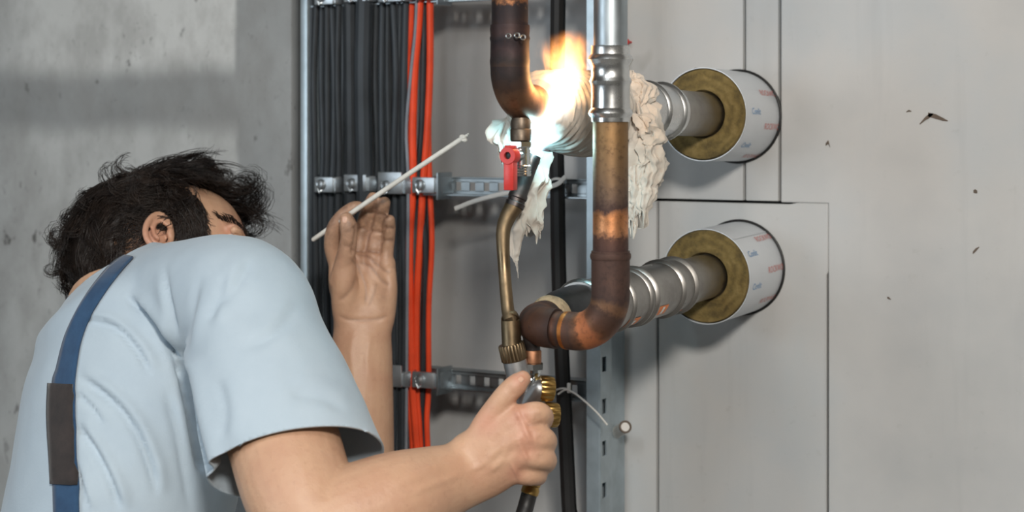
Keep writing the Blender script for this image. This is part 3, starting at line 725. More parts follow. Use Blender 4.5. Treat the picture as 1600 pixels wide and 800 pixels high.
# flame of the torch
fp = spline([np.r_[P(832, 248, 1.668), .006], np.r_[P(842, 218, 1.660), .0145], np.r_[P(855, 190, 1.650), .0175], np.r_[P(874, 154, 1.643), .0175], np.r_[P(883, 118, 1.638), .026], np.r_[P(887, 84, 1.632), .027], np.r_[P(894, 46, 1.626), .017]], 6)
def mat_flame():
    m = bpy.data.materials.new('torch_flame'); m.use_nodes = True; t = m.node_tree; t.nodes.clear()
    N = lambda k, **kw: (lambda q: ([setattr(q, a, v) for a, v in kw.items()], q)[1])(t.nodes.new(k))
    out = N('ShaderNodeOutputMaterial'); em = N('ShaderNodeEmission'); t.links.new(em.outputs[0], out.inputs['Volume'])
    co = N('ShaderNodeTexCoord'); sp = N('ShaderNodeSeparateXYZ'); t.links.new(co.outputs['Object'], sp.inputs[0])
    def mt(op, a, b=0.0, c=0.0, cl=False):
        q = N('ShaderNodeMath', operation=op); q.use_clamp = cl
        for i, v in enumerate((a, b, c)):
            if hasattr(v, 'links'): t.links.new(v, q.inputs[i])
            else: q.inputs[i].default_value = v
        return q.outputs[0]
    def mr(v, a, b, c=0., d=1.):
        q = N('ShaderNodeMapRange'); t.links.new(v, q.inputs[0])
        for i, x in enumerate((a, b, c, d)): q.inputs[i+1].default_value = x
        return q.outputs[0]
    return m, t, em, sp, co, N, mt, mr
M['flame'], ft, fem, fsp, fco, fN, fmt, fmr = mat_flame()
fl_ = MB().tube(fp[:, :3], fp[:, 3]*1.25, 24, rnd=True)
fob = obj('flame', fl_, M['flame'], origin=fp[0, :3]); tag(fob, 'torch flame, white hot at the nozzle and orange at its tip', 'flame')
# density falls off from the flame's own axis (piecewise in height); noise breaks the outer veil into tongues
fh = fp[-1, 2]-fp[0, 2]; rel = fp[:, :3]-fp[0, :3]
zz_n = fmr(fsp.outputs[2], 0, fh)
def curve(vals):
    q = fN('ShaderNodeFloatCurve'); c = q.mapping.curves[0]; pts_ = list(zip(np.linspace(0, 1, len(vals)), vals))
    while len(c.points) < len(pts_): c.points.new(.5, .5)
    for i, (x, y) in enumerate(pts_): c.points[i].location = (x, y)
    q.mapping.update(); ft.links.new(zz_n, q.inputs['Value']); return q.outputs[0]
ts = np.linspace(0, 1, 7); zs_ = rel[:, 2]/fh
axx = [float(np.interp(t, zs_, rel[:, 0])) for t in ts]; axy = [float(np.interp(t, zs_, rel[:, 1])) for t in ts]; rad = [float(np.interp(t, zs_, fp[:, 3])) for t in ts]
S_ = 4.0
cx = fmt('MULTIPLY_ADD', curve([a*S_+.5 for a in axx]), 1/S_, -.5/S_); cy = fmt('MULTIPLY_ADD', curve([a*S_+.5 for a in axy]), 1/S_, -.5/S_)
rr = fmt('MULTIPLY', curve([r*20 for r in rad]), .05)
nz1 = fN('ShaderNodeTexNoise'); nz1.inputs['Scale'].default_value = 55; nz1.inputs['Detail'].default_value = 4; nz1.inputs['Distortion'].default_value = .8
mp = fN('ShaderNodeMapping'); mp.inputs['Scale'].default_value = (1, 1, .5); ft.links.new(fco.outputs['Object'], mp.inputs[0]); ft.links.new(mp.outputs[0], nz1.inputs['Vector'])
dx = fmt('SUBTRACT', fsp.outputs[0], cx); dy = fmt('SUBTRACT', fsp.outputs[1], cy)
dist = fmt('SQRT', fmt('ADD', fmt('MULTIPLY', dx, dx), fmt('MULTIPLY', dy, dy)))
q = fmt('DIVIDE', dist, rr)                               # 0 on the axis, 1 at the skin
turb = fmt('MULTIPLY', fmt('SUBTRACT', nz1.outputs['Fac'], .5), fmr(zz_n, .1, .7, .6, 3.0))
q2 = fmt('ADD', q, turb)
den = fmt('MULTIPLY', fmt('POWER', fmr(q2, 1.0, .2), 2.2), fmr(zz_n, 1.0, .80))
hot = fmr(zz_n, .80, .22)
stren = fmt('MULTIPLY', den, fmt('ADD', fmt('MULTIPLY', fmt('POWER', hot, 1.6), 330.0), 150.0))
rp = fN('ShaderNodeValToRGB'); e = rp.color_ramp.elements
for _ in range(3): e.new(.5)
for i, (p, c) in enumerate([(0, (.45, .80, 1)), (.25, (.80, .92, 1)), (.45, (1, .72, .42)), (.65, (1, .46, .15)), (1, (1, .34, .08))]): e[i].position = p; e[i].color = (*c, 1)
ft.links.new(zz_n, rp.inputs[0]); ft.links.new(rp.outputs[0], fem.inputs['Color']); ft.links.new(stren, fem.inputs['Strength'])
def flame_light(name, loc, power, color, r):
    l = bpy.data.lights.new(name, 'POINT'); l.energy = power; l.color = color; l.shadow_soft_size = r
    o = bpy.data.objects.new(name, l); COL.objects.link(o); o.location = loc
flame_light('flame_light_blue', P(842, 222, 1.655), .26, (.40, .85, 1.0), .008)
flame_light('flame_light_orange', P(886, 110, 1.645), .22, (1, .55, .22), .015)

# ------------------------------------------------------------------ damp rag round the upper pipe
rag = empty('wet_rag', U0+UD*.4, 'pale damp rag wrapped round the upper pipe, ends hanging down on both sides', 'rag')
def nz3(p, s): return noise.noise(Vector(p)*s)
mb = MB(); nA, nT = 96, 70; V = []
for i in range(nT):
    t = .315+(.505-.315)*i/(nT-1); e = i/(nT-1)
    for j in range(nA):
        a = 2*math.pi*j/nA
        base = .0350+.0055*math.sin(math.pi*e)-.0065*max(0, math.sin(a))+.008*max(0, -math.sin(a+.3))*math.sin(math.pi*min(1, e*1.2))
        if e > .93: base *= 1-.25*(e-.93)/.07
        ph = 62*e+1.6*math.sin(a*1.0+.6)+2.2*nz3((math.cos(a), math.sin(a), e*3), 1.3)
        rid = abs(math.sin(ph))
        k = base+.0030*rid+.0015*nz3((math.cos(a)*2, math.sin(a)*2, e*14), 1.4)
        V.append(U0+UD*t+(np.array([1, 0, 0])*math.cos(a)+UPV*math.sin(a))*k)
F = [(i*nA+j, i*nA+(j+1) % nA, (i+1)*nA+(j+1) % nA, (i+1)*nA+j) for i in range(nT-1) for j in range(nA)]
F += [tuple(range(nA))[::-1], tuple((nT-1)*nA+j for j in range(nA))]
obj('wrap', mb.add(V, F), M['rag'], rag, angle=60)
def drape(pts, widths, folds, amp, seed, n=72, name='tail', crumple=.004):
    """a hanging bunch of cloth: pleated closed sheet along a path, ragged at its foot"""
    rg = random.Random(seed); pts = [np.array(p) for p in pts]
    a = spline([np.r_[p, w] for p, w in zip(pts, widths)], 14); m = len(a); V = []
    ph = [rg.uniform(0, 6.3) for _ in range(4)]; so = rg.uniform(0, 50)
    end = [.5+.5*nz3((j*.17, so, 0), 1.0) for j in range(n)]
    for i in range(m):
        e = i/(m-1); c = a[i, :3]; w = a[i, 3]
        for j in range(n):
            th = 2*math.pi*j/n
            pl = math.sin(folds*th+ph[0]+3*e+1.5*nz3((math.cos(th), math.sin(th), e*2+so), 1.5))+.5*math.sin((folds*2+1)*th+ph[1]-4*e)
            k = 1+amp*pl
            q = c+RT*math.cos(th)*w*k-VW*math.sin(th)*w*.5*k
            rdg = lambda p_, s_: .5-abs(nz3(p_, s_))*2.2
            q = q+np.array([nz3(q+so, 55), nz3(q+so+7, 55), nz3(q+so+13, 55)])*crumple*.8+nrm(q-c)*(rdg(q*(1, 1, .45)+so, 95)*crumple*.75+rdg(q*(1, 1, .6)-so, 210)*crumple*.3)
            if e > .72: q = q-UPV*(end[j]-.6)*.045*((e-.72)/.28)
            V.append(q)
    F = [(i*n+j, i*n+(j+1) % n, (i+1)*n+(j+1) % n, (i+1)*n+j) for i in range(m-1) for j in range(n)]
    F += [tuple(range(n))[::-1], tuple((m-1)*n+j for j in range(n))]
    return obj(name, MB().add(V, F), M['rag'], rag, angle=70)
# bunch behind and right of the front pipe
drape([P(985, 112, 1.78), P(992, 145, 1.77), P(1002, 185, 1.76), P(1004, 232, 1.755), P(1000, 275, 1.75), P(992, 318, 1.75), P(986, 350, 1.75)], [.005, .013, .018, .019, .018, .011, .003], 7, .24, 3, 150, crumple=.008)
drape([P(994, 120, 1.775), P(1008, 138, 1.765), P(1000, 160, 1.76), P(990, 170, 1.77)], [.006, .011, .009, .004], 4, .25, 8, 110, crumple=.006)
drape([P(1010, 205, 1.745), P(1018, 235, 1.74), P(1016, 268, 1.74), P(1011, 300, 1.74), P(1003, 332, 1.74), P(1002, 350, 1.74)], [.007, .010, .010, .007, .004, .002], 4, .25, 15, 110, crumple=.006)
drape([P(992, 262, 1.745), P(994, 295, 1.742), P(990, 325, 1.742), P(987, 348, 1.742), P(986, 362, 1.742)], [.008, .009, .007, .004, .001], 3, .28, 51, 90, crumple=.006)
drape([P(1000, 178, 1.742), P(1016, 200, 1.738), P(1024, 222, 1.738), P(1020, 236, 1.74)], [.008, .010, .007, .002], 3, .3, 61, 90, crumple=.007)
# tails left of the front pipe, lit by the flame
drape([P(838, 236, 1.70), P(832, 262, 1.70), P(826, 300, 1.70), P(824, 340, 1.70), P(828, 374, 1.70)], [.010, .013, .015, .014, .008], 5, .22, 21, 120, crumple=.006)
drape([P(814, 318, 1.685), P(808, 350, 1.685), P(804, 385, 1.685), P(806, 412, 1.685), P(808, 432, 1.685)], [.006, .008, .006, .0026, .001], 3, .25, 30, 40, crumple=.003)
drape([P(790, 176, 1.70), P(786, 200, 1.695), P(785, 226, 1.69), P(788, 246, 1.69)], [.004, .008, .008, .003], 3, .3, 37, 100, crumple=.007)
# loose flap on top
V = []
for i in range(14):
    for j in range(8):
        s, t = i/13, j/7
        p = P(828+72*s, 138-34*math.sin(s*1.6)+t*(30+12*s), 1.70-.01*t+.004*math.sin(9*t+4*s)); V.append(p)
fl2 = obj('flap', MB().grid(V, 14, 8), M['rag'], rag, angle=80)
sm = fl2.modifiers.new('thickness', 'SOLIDIFY'); sm.thickness = .001

# ------------------------------------------------------------------ the person
def mat_skin():
    t = NT('skin'); big = t.noise(9, 4, .6); fine = t.noise(160, 4, .7); pore = t.noise(230, 4, .65)
    c = t.ramp(big, [(.30, lin(180, 136, 110)), (.5, lin(196, 156, 127)), (.72, lin(184, 138, 112))])
    c = t.mix(t.ramp(fine, [(.56, (0, 0, 0)), (.80, (.30, .30, .30))]), c, lin(150, 108, 86))
    gr = t.math('MULTIPLY', t.attr('grime'), t.ramp(t.noise(70, 5, .7), [(.35, (.15,)*3), (.7, (.85,)*3)]))
    c = t.mix(gr, c, lin(112, 84, 68))
    c = t.mix(t.math('MULTIPLY', t.attr('flush'), .38), c, lin(194, 122, 104))
    c = t.mix(t.math('MULTIPLY', t.attr('lines'), .6), c, lin(96, 66, 52))
    h = t.math('ADD', pore, t.math('MULTIPLY', fine, .6))
    return t.set(c, .50, 0, h, .5, .0009, Subsurface_Weight=.08, Subsurface_Radius=(.008, .004, .002), Subsurface_Scale=.4)
M['skin'] = mat_skin()
M['nail'] = plain('nail', (206, 164, 140), .3, var=.06, scale=200, bump=.05)
M['shirt'] = mat_cloth('pale_blue_jersey', (164, 178, 189), (176, 189, 198), 10)
M['strap'] = mat_cloth('navy_webbing', (34, 62, 92), (44, 76, 108), 60)
M['strap_tab'] = mat_cloth('dark_elastic', (38, 34, 34), (54, 46, 44), 60)
M['trousers'] = mat_cloth('navy_work_cotton', (36, 48, 68), (50, 64, 86), 20)
M['boot'] = plain('dark_leather', (52, 42, 36), .5, var=.2)
def mat_hair():
    t = NT('dark_hair'); f = t.noise(40, 4, .6)
    return t.set(t.ramp(f, [(.3, lin(22, 17, 15)), (.7, lin(50, 40, 34))]), .42, 0, None, Specular_IOR_Level=.35)
M['hair'] = mat_hair()

person = empty('person', (*P(190, 800, 1.80)[:2], 0), 'person with messy dark hair and pale blue t-shirt, holding torch and rod', 'person')

def from_eval(name, mb, voxel, smooth, mat, iters=1, sf=.5):
    me = bpy.data.meshes.new('work'); me.from_pydata(mb.v, [], mb.f); o = bpy.data.objects.new('work', me); COL.objects.link(o)
    bm = bmesh.new(); bm.from_mesh(me); bmesh.ops.recalc_face_normals(bm, faces=bm.faces[:]); bm.to_mesh(me); bm.free()
    r = o.modifiers.new('r', 'REMESH'); r.mode = 'VOXEL'; r.voxel_size = voxel
    if smooth:
        s = o.modifiers.new('s', 'SMOOTH'); s.factor = sf; s.iterations = smooth
    dg = bpy.context.evaluated_depsgraph_get(); res = bpy.data.meshes.new_from_object(o.evaluated_get(dg))
    bpy.data.objects.remove(o); bpy.data.meshes.remove(me); return res
def co_of(me):
    a = np.empty(len(me.vertices)*3, np.float32); me.vertices.foreach_get('co', a); return a.reshape(-1, 3).astype(float)
def no_of(me):
    a = np.empty(len(me.vertices)*3, np.float32); me.vertices.foreach_get('normal', a); return a.reshape(-1, 3).astype(float)
def link_mesh(name, me, mat, parent):
    V = co_of(me)-ORG[parent.name]; me.vertices.foreach_set('co', V.astype(np.float32).ravel()); me.update()
    me.name = name; me.materials.clear(); me.materials.append(mat); me.shade_smooth()
    o = bpy.data.objects.new(name, me); COL.objects.link(o); o.parent = parent; ORG[o.name] = ORG[parent.name]; return o
def seg(rows, k=6):
    """rows of (px, py, depth, in-picture half width, half thickness)"""
    a = spline([np.r_[P(r[0], r[1], r[2]), r[3], r[4] if len(r) > 4 else r[3]] for r in rows], k); return a
def limb(mb, rows, k=6, n=24, up=None):
    a = seg(rows, k); mb.tube(a[:, :3], a[:, 3:5], n, up=-VW if up is None else up, rnd=True); return a
def dist_poly(V, pts):
    """distance and position along a polyline for every row of V"""
    best = np.full(len(V), 1e9); arc = np.zeros(len(V)); L = 0
    for a, b in zip(pts[:-1], pts[1:]):
        ab = b-a; t = np.clip(((V-a)@ab)/(ab@ab), 0, 1); d = np.linalg.norm(V-(a+t[:, None]*ab), axis=1)
        m = d < best; best[m] = d[m]; arc[m] = L+t[m]*np.linalg.norm(ab); L += np.linalg.norm(ab)
    return best, arc/L

# head in its own frame: x towards the face, y to the person's left, z to the crown
HC = P(264, 418, 2.0)
def headframe():
    f = RT.copy(); u = UPV.copy(); l = VW.copy()
    def rot(v, ax, a): return v*math.cos(a)+np.cross(ax, v)*math.sin(a)+ax*(ax@v)*(1-math.cos(a))
    a = math.radians(-15); f, u = rot(f, VW, a), rot(u, VW, a)          # nod
    b = math.radians(-42); u, l = rot(u, f, b), rot(l, f, b)           # lean the crown away
    c = math.radians(12); f, l = rot(f, u, c), rot(l, u, c)            # turn a little to the wall
    return np.array([f, l, u]).T
HR = headframe()
def H(x, y, z): return HC+HR@np.array((x, y, z), float)

body = MB()
hb = lambda c, r, rot=None: body.ball(H(*c), r, HR if rot is None else HR@rot, 28, 20)
def rx(a): c, s = math.cos(a), math.sin(a); return np.array([[1, 0, 0], [0, c, -s], [0, s, c]])
def ry(a): c, s = math.cos(a), math.sin(a); return np.array([[c, 0, s], [0, 1, 0], [-s, 0, c]])
def rz(a): c, s = math.cos(a), math.sin(a); return np.array([[c, -s, 0], [s, c, 0], [0, 0, 1]])
hb((-.008, 0, .030), (.094, .074, .082)); hb((.030, 0, .026), (.062, .064, .074))        # skull, forehead
hb((.040, 0, -.040), (.052, .056, .070)); hb((.055, 0, -.088), (.034, .034, .026))        # face, chin
hb((.076, 0, .010), (.018, .052, .011))                                                   # brow
body.tube([H(.088, 0, .008), H(.100, 0, -.014), H(.109, 0, -.030)], [.008, .011, .013], 16, rnd=True)
for s in (-1, 1):
    hb((.097, s*.011, -.032), (.010, .008, .008)); hb((.060, s*.040, -.022), (.022, .020, .018)); hb((.045, s*.052, -.075), (.035, .014, .018))
hb((.090, 0, -.056), (.010, .024, .0055)); hb((.088, 0, -.066), (.010, .020, .0065))       # lips
for s in (-1, 1):                                                                         # ears
    E = rz(s*-.35)@ry(.18); R_ = HR@E
    k_ = .80; ex = -.004
    ring = [H(ex-.002, s*.074, -.014)+R_@(k_*np.array((.019*math.cos(a)*(1-.15*math.sin(a)), s*(.012-.004*math.cos(a)), .031*math.sin(a)))) for a in np.linspace(0, 2*math.pi, 25)[:-1]]
    body.tube(ring, .0038, 10, closed=True)
    ring = [H(ex, s*.074, -.011)+R_@(k_*np.array((.010*math.cos(a), s*.010, .017*math.sin(a)))) for a in np.linspace(.9, 4.6, 12)]
    body.tube(ring, .0030, 10, rnd=True)
    body.ball(H(ex-.003, s*.074, -.014), (.0125, .005, .021), R_); body.ball(H(ex+.006, s*.079, -.036), (.008, .005, .008), R_)
    body.ball(H(ex+.013, s*.078, -.014), (.0042, .0045, .007), R_)
# neck and trunk (trunk stays inside the shirt)
nb = P(184, 474, 1.91)
body.tube([H(-.030, 0, -.01), H(-.036, 0, -.06), nb*.6+H(-.036, 0, -.06)*.4, nb, P(192, 540, 1.88)], [.052, .052, .053, .054, .075], 28)
FD = nrm(RT*math.cos(.35)+VW*math.sin(.35)); SD = nrm(RT*math.sin(.35)-VW*math.cos(.35))
def trunk(mb, rows, n=48, k=6):
    a = spline([np.r_[P(r[0], r[1], r[2]), r[3], r[4]] for r in rows], k)
    mb.tube(a[:, :3], a[:, 3:5], n, up=SD, rnd=False); return a
trunk(body, [(192, 505, 1.89, .06, .08), (226, 560, 1.86, .09, .13), (212, 650, 1.84, .095, .135), (188, 770, 1.82, .09, .13), (150, 960, 1.80, .09, .13), (120, 1130, 1.80, .095, .14)], 32)
# right arm, nearer the camera
arm_r = [(320, 480, 1.74, .045), (372, 482, 1.70, .052), (405, 565, 1.66, .054), (440, 680, 1.60, .052), (468, 770, 1.555, .050), (500, 822, 1.535, .046), (560, 806, 1.545, .0475), (620, 782, 1.56, .0445), (680, 758, 1.585, .0365, .032), (722, 742, 1.60, .0315, .025), (748, 722, 1.605, .033, .023)]
limb(body, arm_r, 8, 28)
# left arm
limb(body, [(300, 520, 2.05, .045), (400, 640, 2.06, .048), (520, 800, 2.03, .043), (556, 840, 2.02, .042), (560, 760, 2.03, .042), (562, 640, 2.04, .040), (565, 560, 2.045, .0365, .033), (566, 515, 2.05, .0345, .027), (566, 490, 2.05, .0350, .023), (566, 470, 2.05, .037, .020)], 8, 28)
# left hand, palm to the camera, holding the rod between thumb and forefinger
HL = 2.05
def pf(rows, mb=body, k=6): limb(mb, rows, k, 18)
for rows in ([(556, 500, HL, .018, .017), (540, 450, HL, .020, .015), (528, 405, HL+.004, .0115, .011)],
             [(562, 500, HL, .018, .017), (560, 450, HL, .018, .014), (558, 402, HL+.003, .0115, .011)],
             [(570, 500, HL, .018, .017), (580, 450, HL, .017, .014), (582, 402, HL+.002, .0115, .011)],
             [(576, 498, HL, .018, .016), (598, 450, HL-.003, .016, .014), (604, 412, HL, .0110, .011)]): pf(rows)
pf([(552, 540, HL-.004, .012, .012), (544, 505, HL-.008, .016, .015), (540, 480, HL-.012, .017, .016), (538, 440, HL-.02, .0155, .016), (540, 405, HL-.026, .0125, .012)])          # ball of the thumb
pf([(590, 540, HL, .010, .014), (600, 510, HL-.003, .011, .014), (603, 490, HL-.006, .012, .014), (608, 455, HL-.009, .010, .014), (607, 425, HL-.007, .009, .010)])         # heel
pf([(530, 440, HL-.018, .0125, .012), (540, 402, HL-.030, .0112, .0108), (545, 372, HL-.038, .0100, .0098), (544, 352, HL-.041, .0104, .0092), (541, 341, HL-.041, .0082, .0074)])   # thumb
pf([(526, 410, HL+.004, .0105, .0105), (519, 385, HL-.004, .0098, .0098), (522, 358, HL-.013, .0094, .0094), (535, 338, HL-.020, .0086, .0084), (551, 325, HL-.023, .0076, .0074), (560, 322, HL-.023, .0062, .006)])  # forefinger
pf([(558, 405, HL+.003, .0102, .0102), (563, 372, HL+.010, .0096, .0096), (570, 345, HL+.006, .0092, .0092), (577, 324, HL-.004, .0086, .0084), (583, 309, HL-.014, .0074, .007)])
pf([(582, 405, HL+.002, .0100, .0100), (586, 375, HL+.006, .0094, .0094), (592, 349, HL+.001, .0090, .0090), (597, 330, HL-.009, .0085, .0082), (601, 316, HL-.018, .0072, .0068)])
pf([(602, 410, HL, .0094, .0094), (604, 388, HL+.001, .0088, .0088), (607, 366, HL-.005, .0083, .0083), (608, 352, HL-.012, .0078, .0076), (609, 343, HL-.018, .0064, .006)])
# right hand closed round the torch handle, back of the hand to the camera
pf([(735, 722, 1.602, .026, .019), (765, 690, 1.598, .022, .016), (800, 660, 1.592, .0135, .012), (815, 650, 1.590, .0115, .011)])
pf([(735, 735, 1.602, .026, .018), (775, 710, 1.594, .022, .016), (812, 684, 1.586, .0135, .012), (826, 676, 1.586, .0115, .011)])
pf([(735, 745, 1.602, .024, .018), (775, 728, 1.595, .020, .016), (808, 712, 1.588, .0130, .012), (822, 706, 1.588, .0112, .011)])
pf([(738, 755, 1.604, .022, .017), (770, 748, 1.600, .017, .014), (796, 738, 1.595, .0125, .012), (808, 735, 1.594, .0105, .0105)])
pf([(806, 656, 1.592, .0124, .0120), (836, 646, 1.590, .0112, .0110), (848, 650, 1.602, .0102, .0102), (846, 660, 1.628, .0094, .0094), (828, 664, 1.646, .0088, .0088)])
pf([(814, 680, 1.588, .0130, .0124), (842, 684, 1.589, .0122, .0116), (853, 690, 1.603, .0108, .0104), (848, 698, 1.630, .0096, .0096), (824, 698, 1.648, .0088, .0088)])
pf([(810, 707, 1.590, .0130, .0124), (840, 713, 1.591, .0122, .0116), (853, 719, 1.604, .0106, .0104), (848, 726, 1.630, .0094, .0094), (826, 724, 1.648, .0088, .0088)])
pf([(798, 734, 1.596, .0122, .0116), (824, 740, 1.597, .0112, .0108), (838, 742, 1.607, .0098, .0098), (838, 744, 1.628, .0090, .0090), (822, 742, 1.644, .008, .008)])
pf([(742, 715, 1.602, .020, .016), (758, 672, 1.598, .0150, .0130), (775, 640, 1.596, .0120, .0115), (792, 616, 1.594, .0108, .0105), (808, 600, 1.594, .0102, .0092), (818, 591, 1.597, .0076, .007)], k=8)  # thumb
bme = from_eval('body', body, .0018, 4, M['skin'])
V = co_of(bme); N = no_of(bme)
pr = V-CAM; dp = pr@VW; PX = 800+(pr@RT)/dp*FPX; PY = 195-(pr@UPV)/dp*FPX
EA = np.array([tuple(e.vertices) for e in bme.edges]); DEG = np.bincount(EA.ravel(), minlength=len(V)).astype(float)
def relax(x, y, d, rad, its):
    global V
    w = np.clip(1.6*(1-np.linalg.norm(V-P(x, y, d), axis=1)/rad), 0, 1)[:, None]
    for _ in range(its):
        S = np.zeros_like(V)
        for k in range(3): S[:, k] = np.bincount(EA[:, 0], V[EA[:, 1], k], len(V))+np.bincount(EA[:, 1], V[EA[:, 0], k], len(V))
        V = V+(S/DEG[:, None]-V)*w*.6
relax(724, 745, 1.60, .055, 60); relax(770, 712, 1.59, .035, 20); relax(812, 690, 1.58, .034, 14); relax(567, 495, 2.045, .055, 60); relax(566, 455, 2.04, .035, 14); relax(352, 352, 1.97, .03, 6)
LINES = np.zeros(len(V))
def crease(pts, d, w, depth, fade=.15, along=None):
    """press a fold into the surface along a line on it (world points near the surface)"""
    global V, LINES
    dm = float(np.mean(d)); sc = FPX/dm; q = np.array([PX, PY]).T; ds = np.full(len(q), 1e9); ar = np.zeros(len(q)); L = 0
    pts = spline(np.array(pts, float), 4)
    for a, b in zip(pts[:-1], pts[1:]):
        ab = b-a; t = np.clip(((q-a)@ab)/(ab@ab+1e-9), 0, 1); dd = np.linalg.norm(q-(a+t[:, None]*ab), axis=1); m = dd < ds
        ds[m] = dd[m]; ar[m] = L+t[m]*np.linalg.norm(ab); L += np.linalg.norm(ab)
    ds /= sc; ar /= L; vis = (np.abs(dp-dm) < .06)*np.clip((N*nrm(CAM-P(800, 400, 2))).sum(1)*2.5, 0, 1)
    k = np.exp(-(ds/w)**2)*np.clip(np.minimum(ar, 1-ar)/fade, 0, 1)*vis
    V = V-N*(k*depth)[:, None]
    if depth > .0009: LINES = np.maximum(LINES, vis*np.exp(-(ds/(w*.5))**2)*np.clip(np.minimum(ar, 1-ar)/fade, 0, 1)*min(1, depth/.002))
# creases of the left palm and finger joints
hs_ = HL-.03
for pts in ([(545, 402), (556, 412), (566, 432), (572, 455), (570, 480)], [(556, 398), (572, 400), (588, 412), (604, 424), (616, 424)], [(560, 408), (580, 418), (598, 440), (612, 446)]):
    dd = [HL-.018]*len(pts); crease(pts, dd, .0032, .0013)
for x, y, a, zz_ in ((561, 356, .25, 0), (573, 332, .3, -.006), (587, 362, .2, 0), (596, 336, .3, -.01), (605, 376, .05, -.005), (608, 357, .05, -.012), (559, 392, .2, 0), (583, 393, .2, 0)):
    crease([(x-12, y-12*a*.6), (x, y), (x+12, y+12*a*.6)], HL-.007+zz_, .0026, .0017)
crease([(524, 492), (545, 499), (580, 500), (610, 492)], HL-.022, .003, .0011); crease([(535, 382), (545, 385), (556, 384)], HL-.047, .003, .001); crease([(526, 470), (540, 462), (552, 448), (560, 428)], HL-.03, .004, .0012); crease([(575, 480), (584, 460), (588, 440)], HL-.02, .004, .0010)
for pts in ([(570, 398), (576, 368), (583, 340), (590, 318)], [(593, 402), (597, 376), (602, 350)], [(549, 400), (554, 370), (561, 345)]): crease(pts, HL-.005, .0022, .0014, .1)
# tendons and knuckles of the right hand, veins of the forearms
def ridge(pts, d, w, h): crease(pts, d, w, -h, .2)
for pts in ([(752, 700), (780, 676), (806, 654)], [(757, 715), (788, 698), (818, 680)], [(757, 730), (788, 722), (812, 709)]): ridge(pts, 1.572, .005, .0012)
for x, y in ((812, 652), (824, 678), (819, 708), (806, 737)): ridge([(x-4, y+2), (x, y), (x+4, y-2)], 1.576, .009, .0016)
for x, y in ((848, 648), (855, 690), (855, 719)): pass
crease([(790, 604), (797, 612), (803, 620)], 1.583, .004, .0008); crease([(822, 664), (836, 663), (852, 660)], 1.58, .0026, .0010)
ridge([(545, 640), (552, 590), (548, 550), (556, 510)], 2.012, .004, .0012); ridge([(580, 600), (574, 560), (580, 520)], 2.012, .004, .001)
ridge([(600, 762), (650, 742), (700, 722)], 1.53, .005, .001)
for x, y in ((850, 652), (854, 686), (853, 716)):
    for k in (-4, 0, 4): crease([(x-9+k, y-7), (x-7+k, y), (x-9+k, y+7)], 1.595, .0016, .0006, .3)
for x, y in ((814, 653), (826, 679), (820, 707)):
    for k in (-5, 0, 5): crease([(x+k, y-8), (x+k+2, y), (x+k, y+8)], 1.58, .0018, .0005, .3)
ridge([(728, 736), (756, 724), (780, 700), (792, 676)], 1.58, .0028, .0009); ridge([(760, 742), (782, 722), (796, 694)], 1.58, .0026, .0008); ridge([(640, 770), (690, 752), (728, 738)], 1.56, .0035, .0009)
for k in (0, 7, 13): crease([(752+k, 690+k*.3), (762+k, 684+k*.4), (770+k, 672+k*.3)], 1.585, .0018, .0005, .3)
bme.vertices.foreach_set('co', V.astype(np.float32).ravel())
gr = np.zeros(len(V)); gr += np.clip((V[:, 2]-P(560, 430, 2.05)[2])/.06, 0, 1)*((PX > 495) & (PX < 640) & (PY < 520)); gr += .35*np.exp(-((PX-600)/14)**2-((PY-455)/25)**2)
fl_a = np.zeros(len(V))
for x, y, r in ((760, 660, 22), (815, 650, 18), (826, 680, 18), (820, 708, 18), (812, 592, 12), (805, 738, 14), (240, 365, 26), (360, 362, 18)): fl_a += np.exp(-((PX-x)/r)**2-((PY-y)/r)**2)
for nm, arr in (('lines', LINES), ('grime', np.clip(gr, 0, 1)), ('flush', np.clip(fl_a, 0, 1))):
    at = bme.attributes.new(nm, 'FLOAT', 'POINT'); at.data.foreach_set('value', arr.astype(np.float32))
bo = link_mesh('body', bme, M['skin'], person)
bvh_b = BVHTree.FromPolygons([Vector(v) for v in V], [tuple(p.vertices) for p in bme.polygons])
# nails
def nail(px, py, wpx, hpx, tilt=0):
    def hit(x, y):
        d = Vector(nrm(P(x, y, 1)-CAM)); r = bvh_b.ray_cast(Vector(CAM), d); return None if r[0] is None else (np.array(r[0]), np.array(r[1]))
    rows = []
    for i in range(7):
        for j in range(7):
            u_, v_ = (i-3)/3, (j-3)/3; k = math.sqrt(max(.02, 1-.85*v_**4))
            x = u_*wpx*k; y = v_*hpx; xx = px+x*math.cos(tilt)-y*math.sin(tilt); yy = py+x*math.sin(tilt)+y*math.cos(tilt)
            h = hit(xx, yy)
            if h is None: return
            rows.append(h[0]+h[1]*.0005*(1 if max(abs(u_), abs(v_)) < .9 else -.4))
    obj('nail', MB().grid(rows, 7, 7), M['nail'], bo)
nail(538.5, 343, 4.6, 6.0, .12); nail(814, 593, 4.6, 4.6, .7)
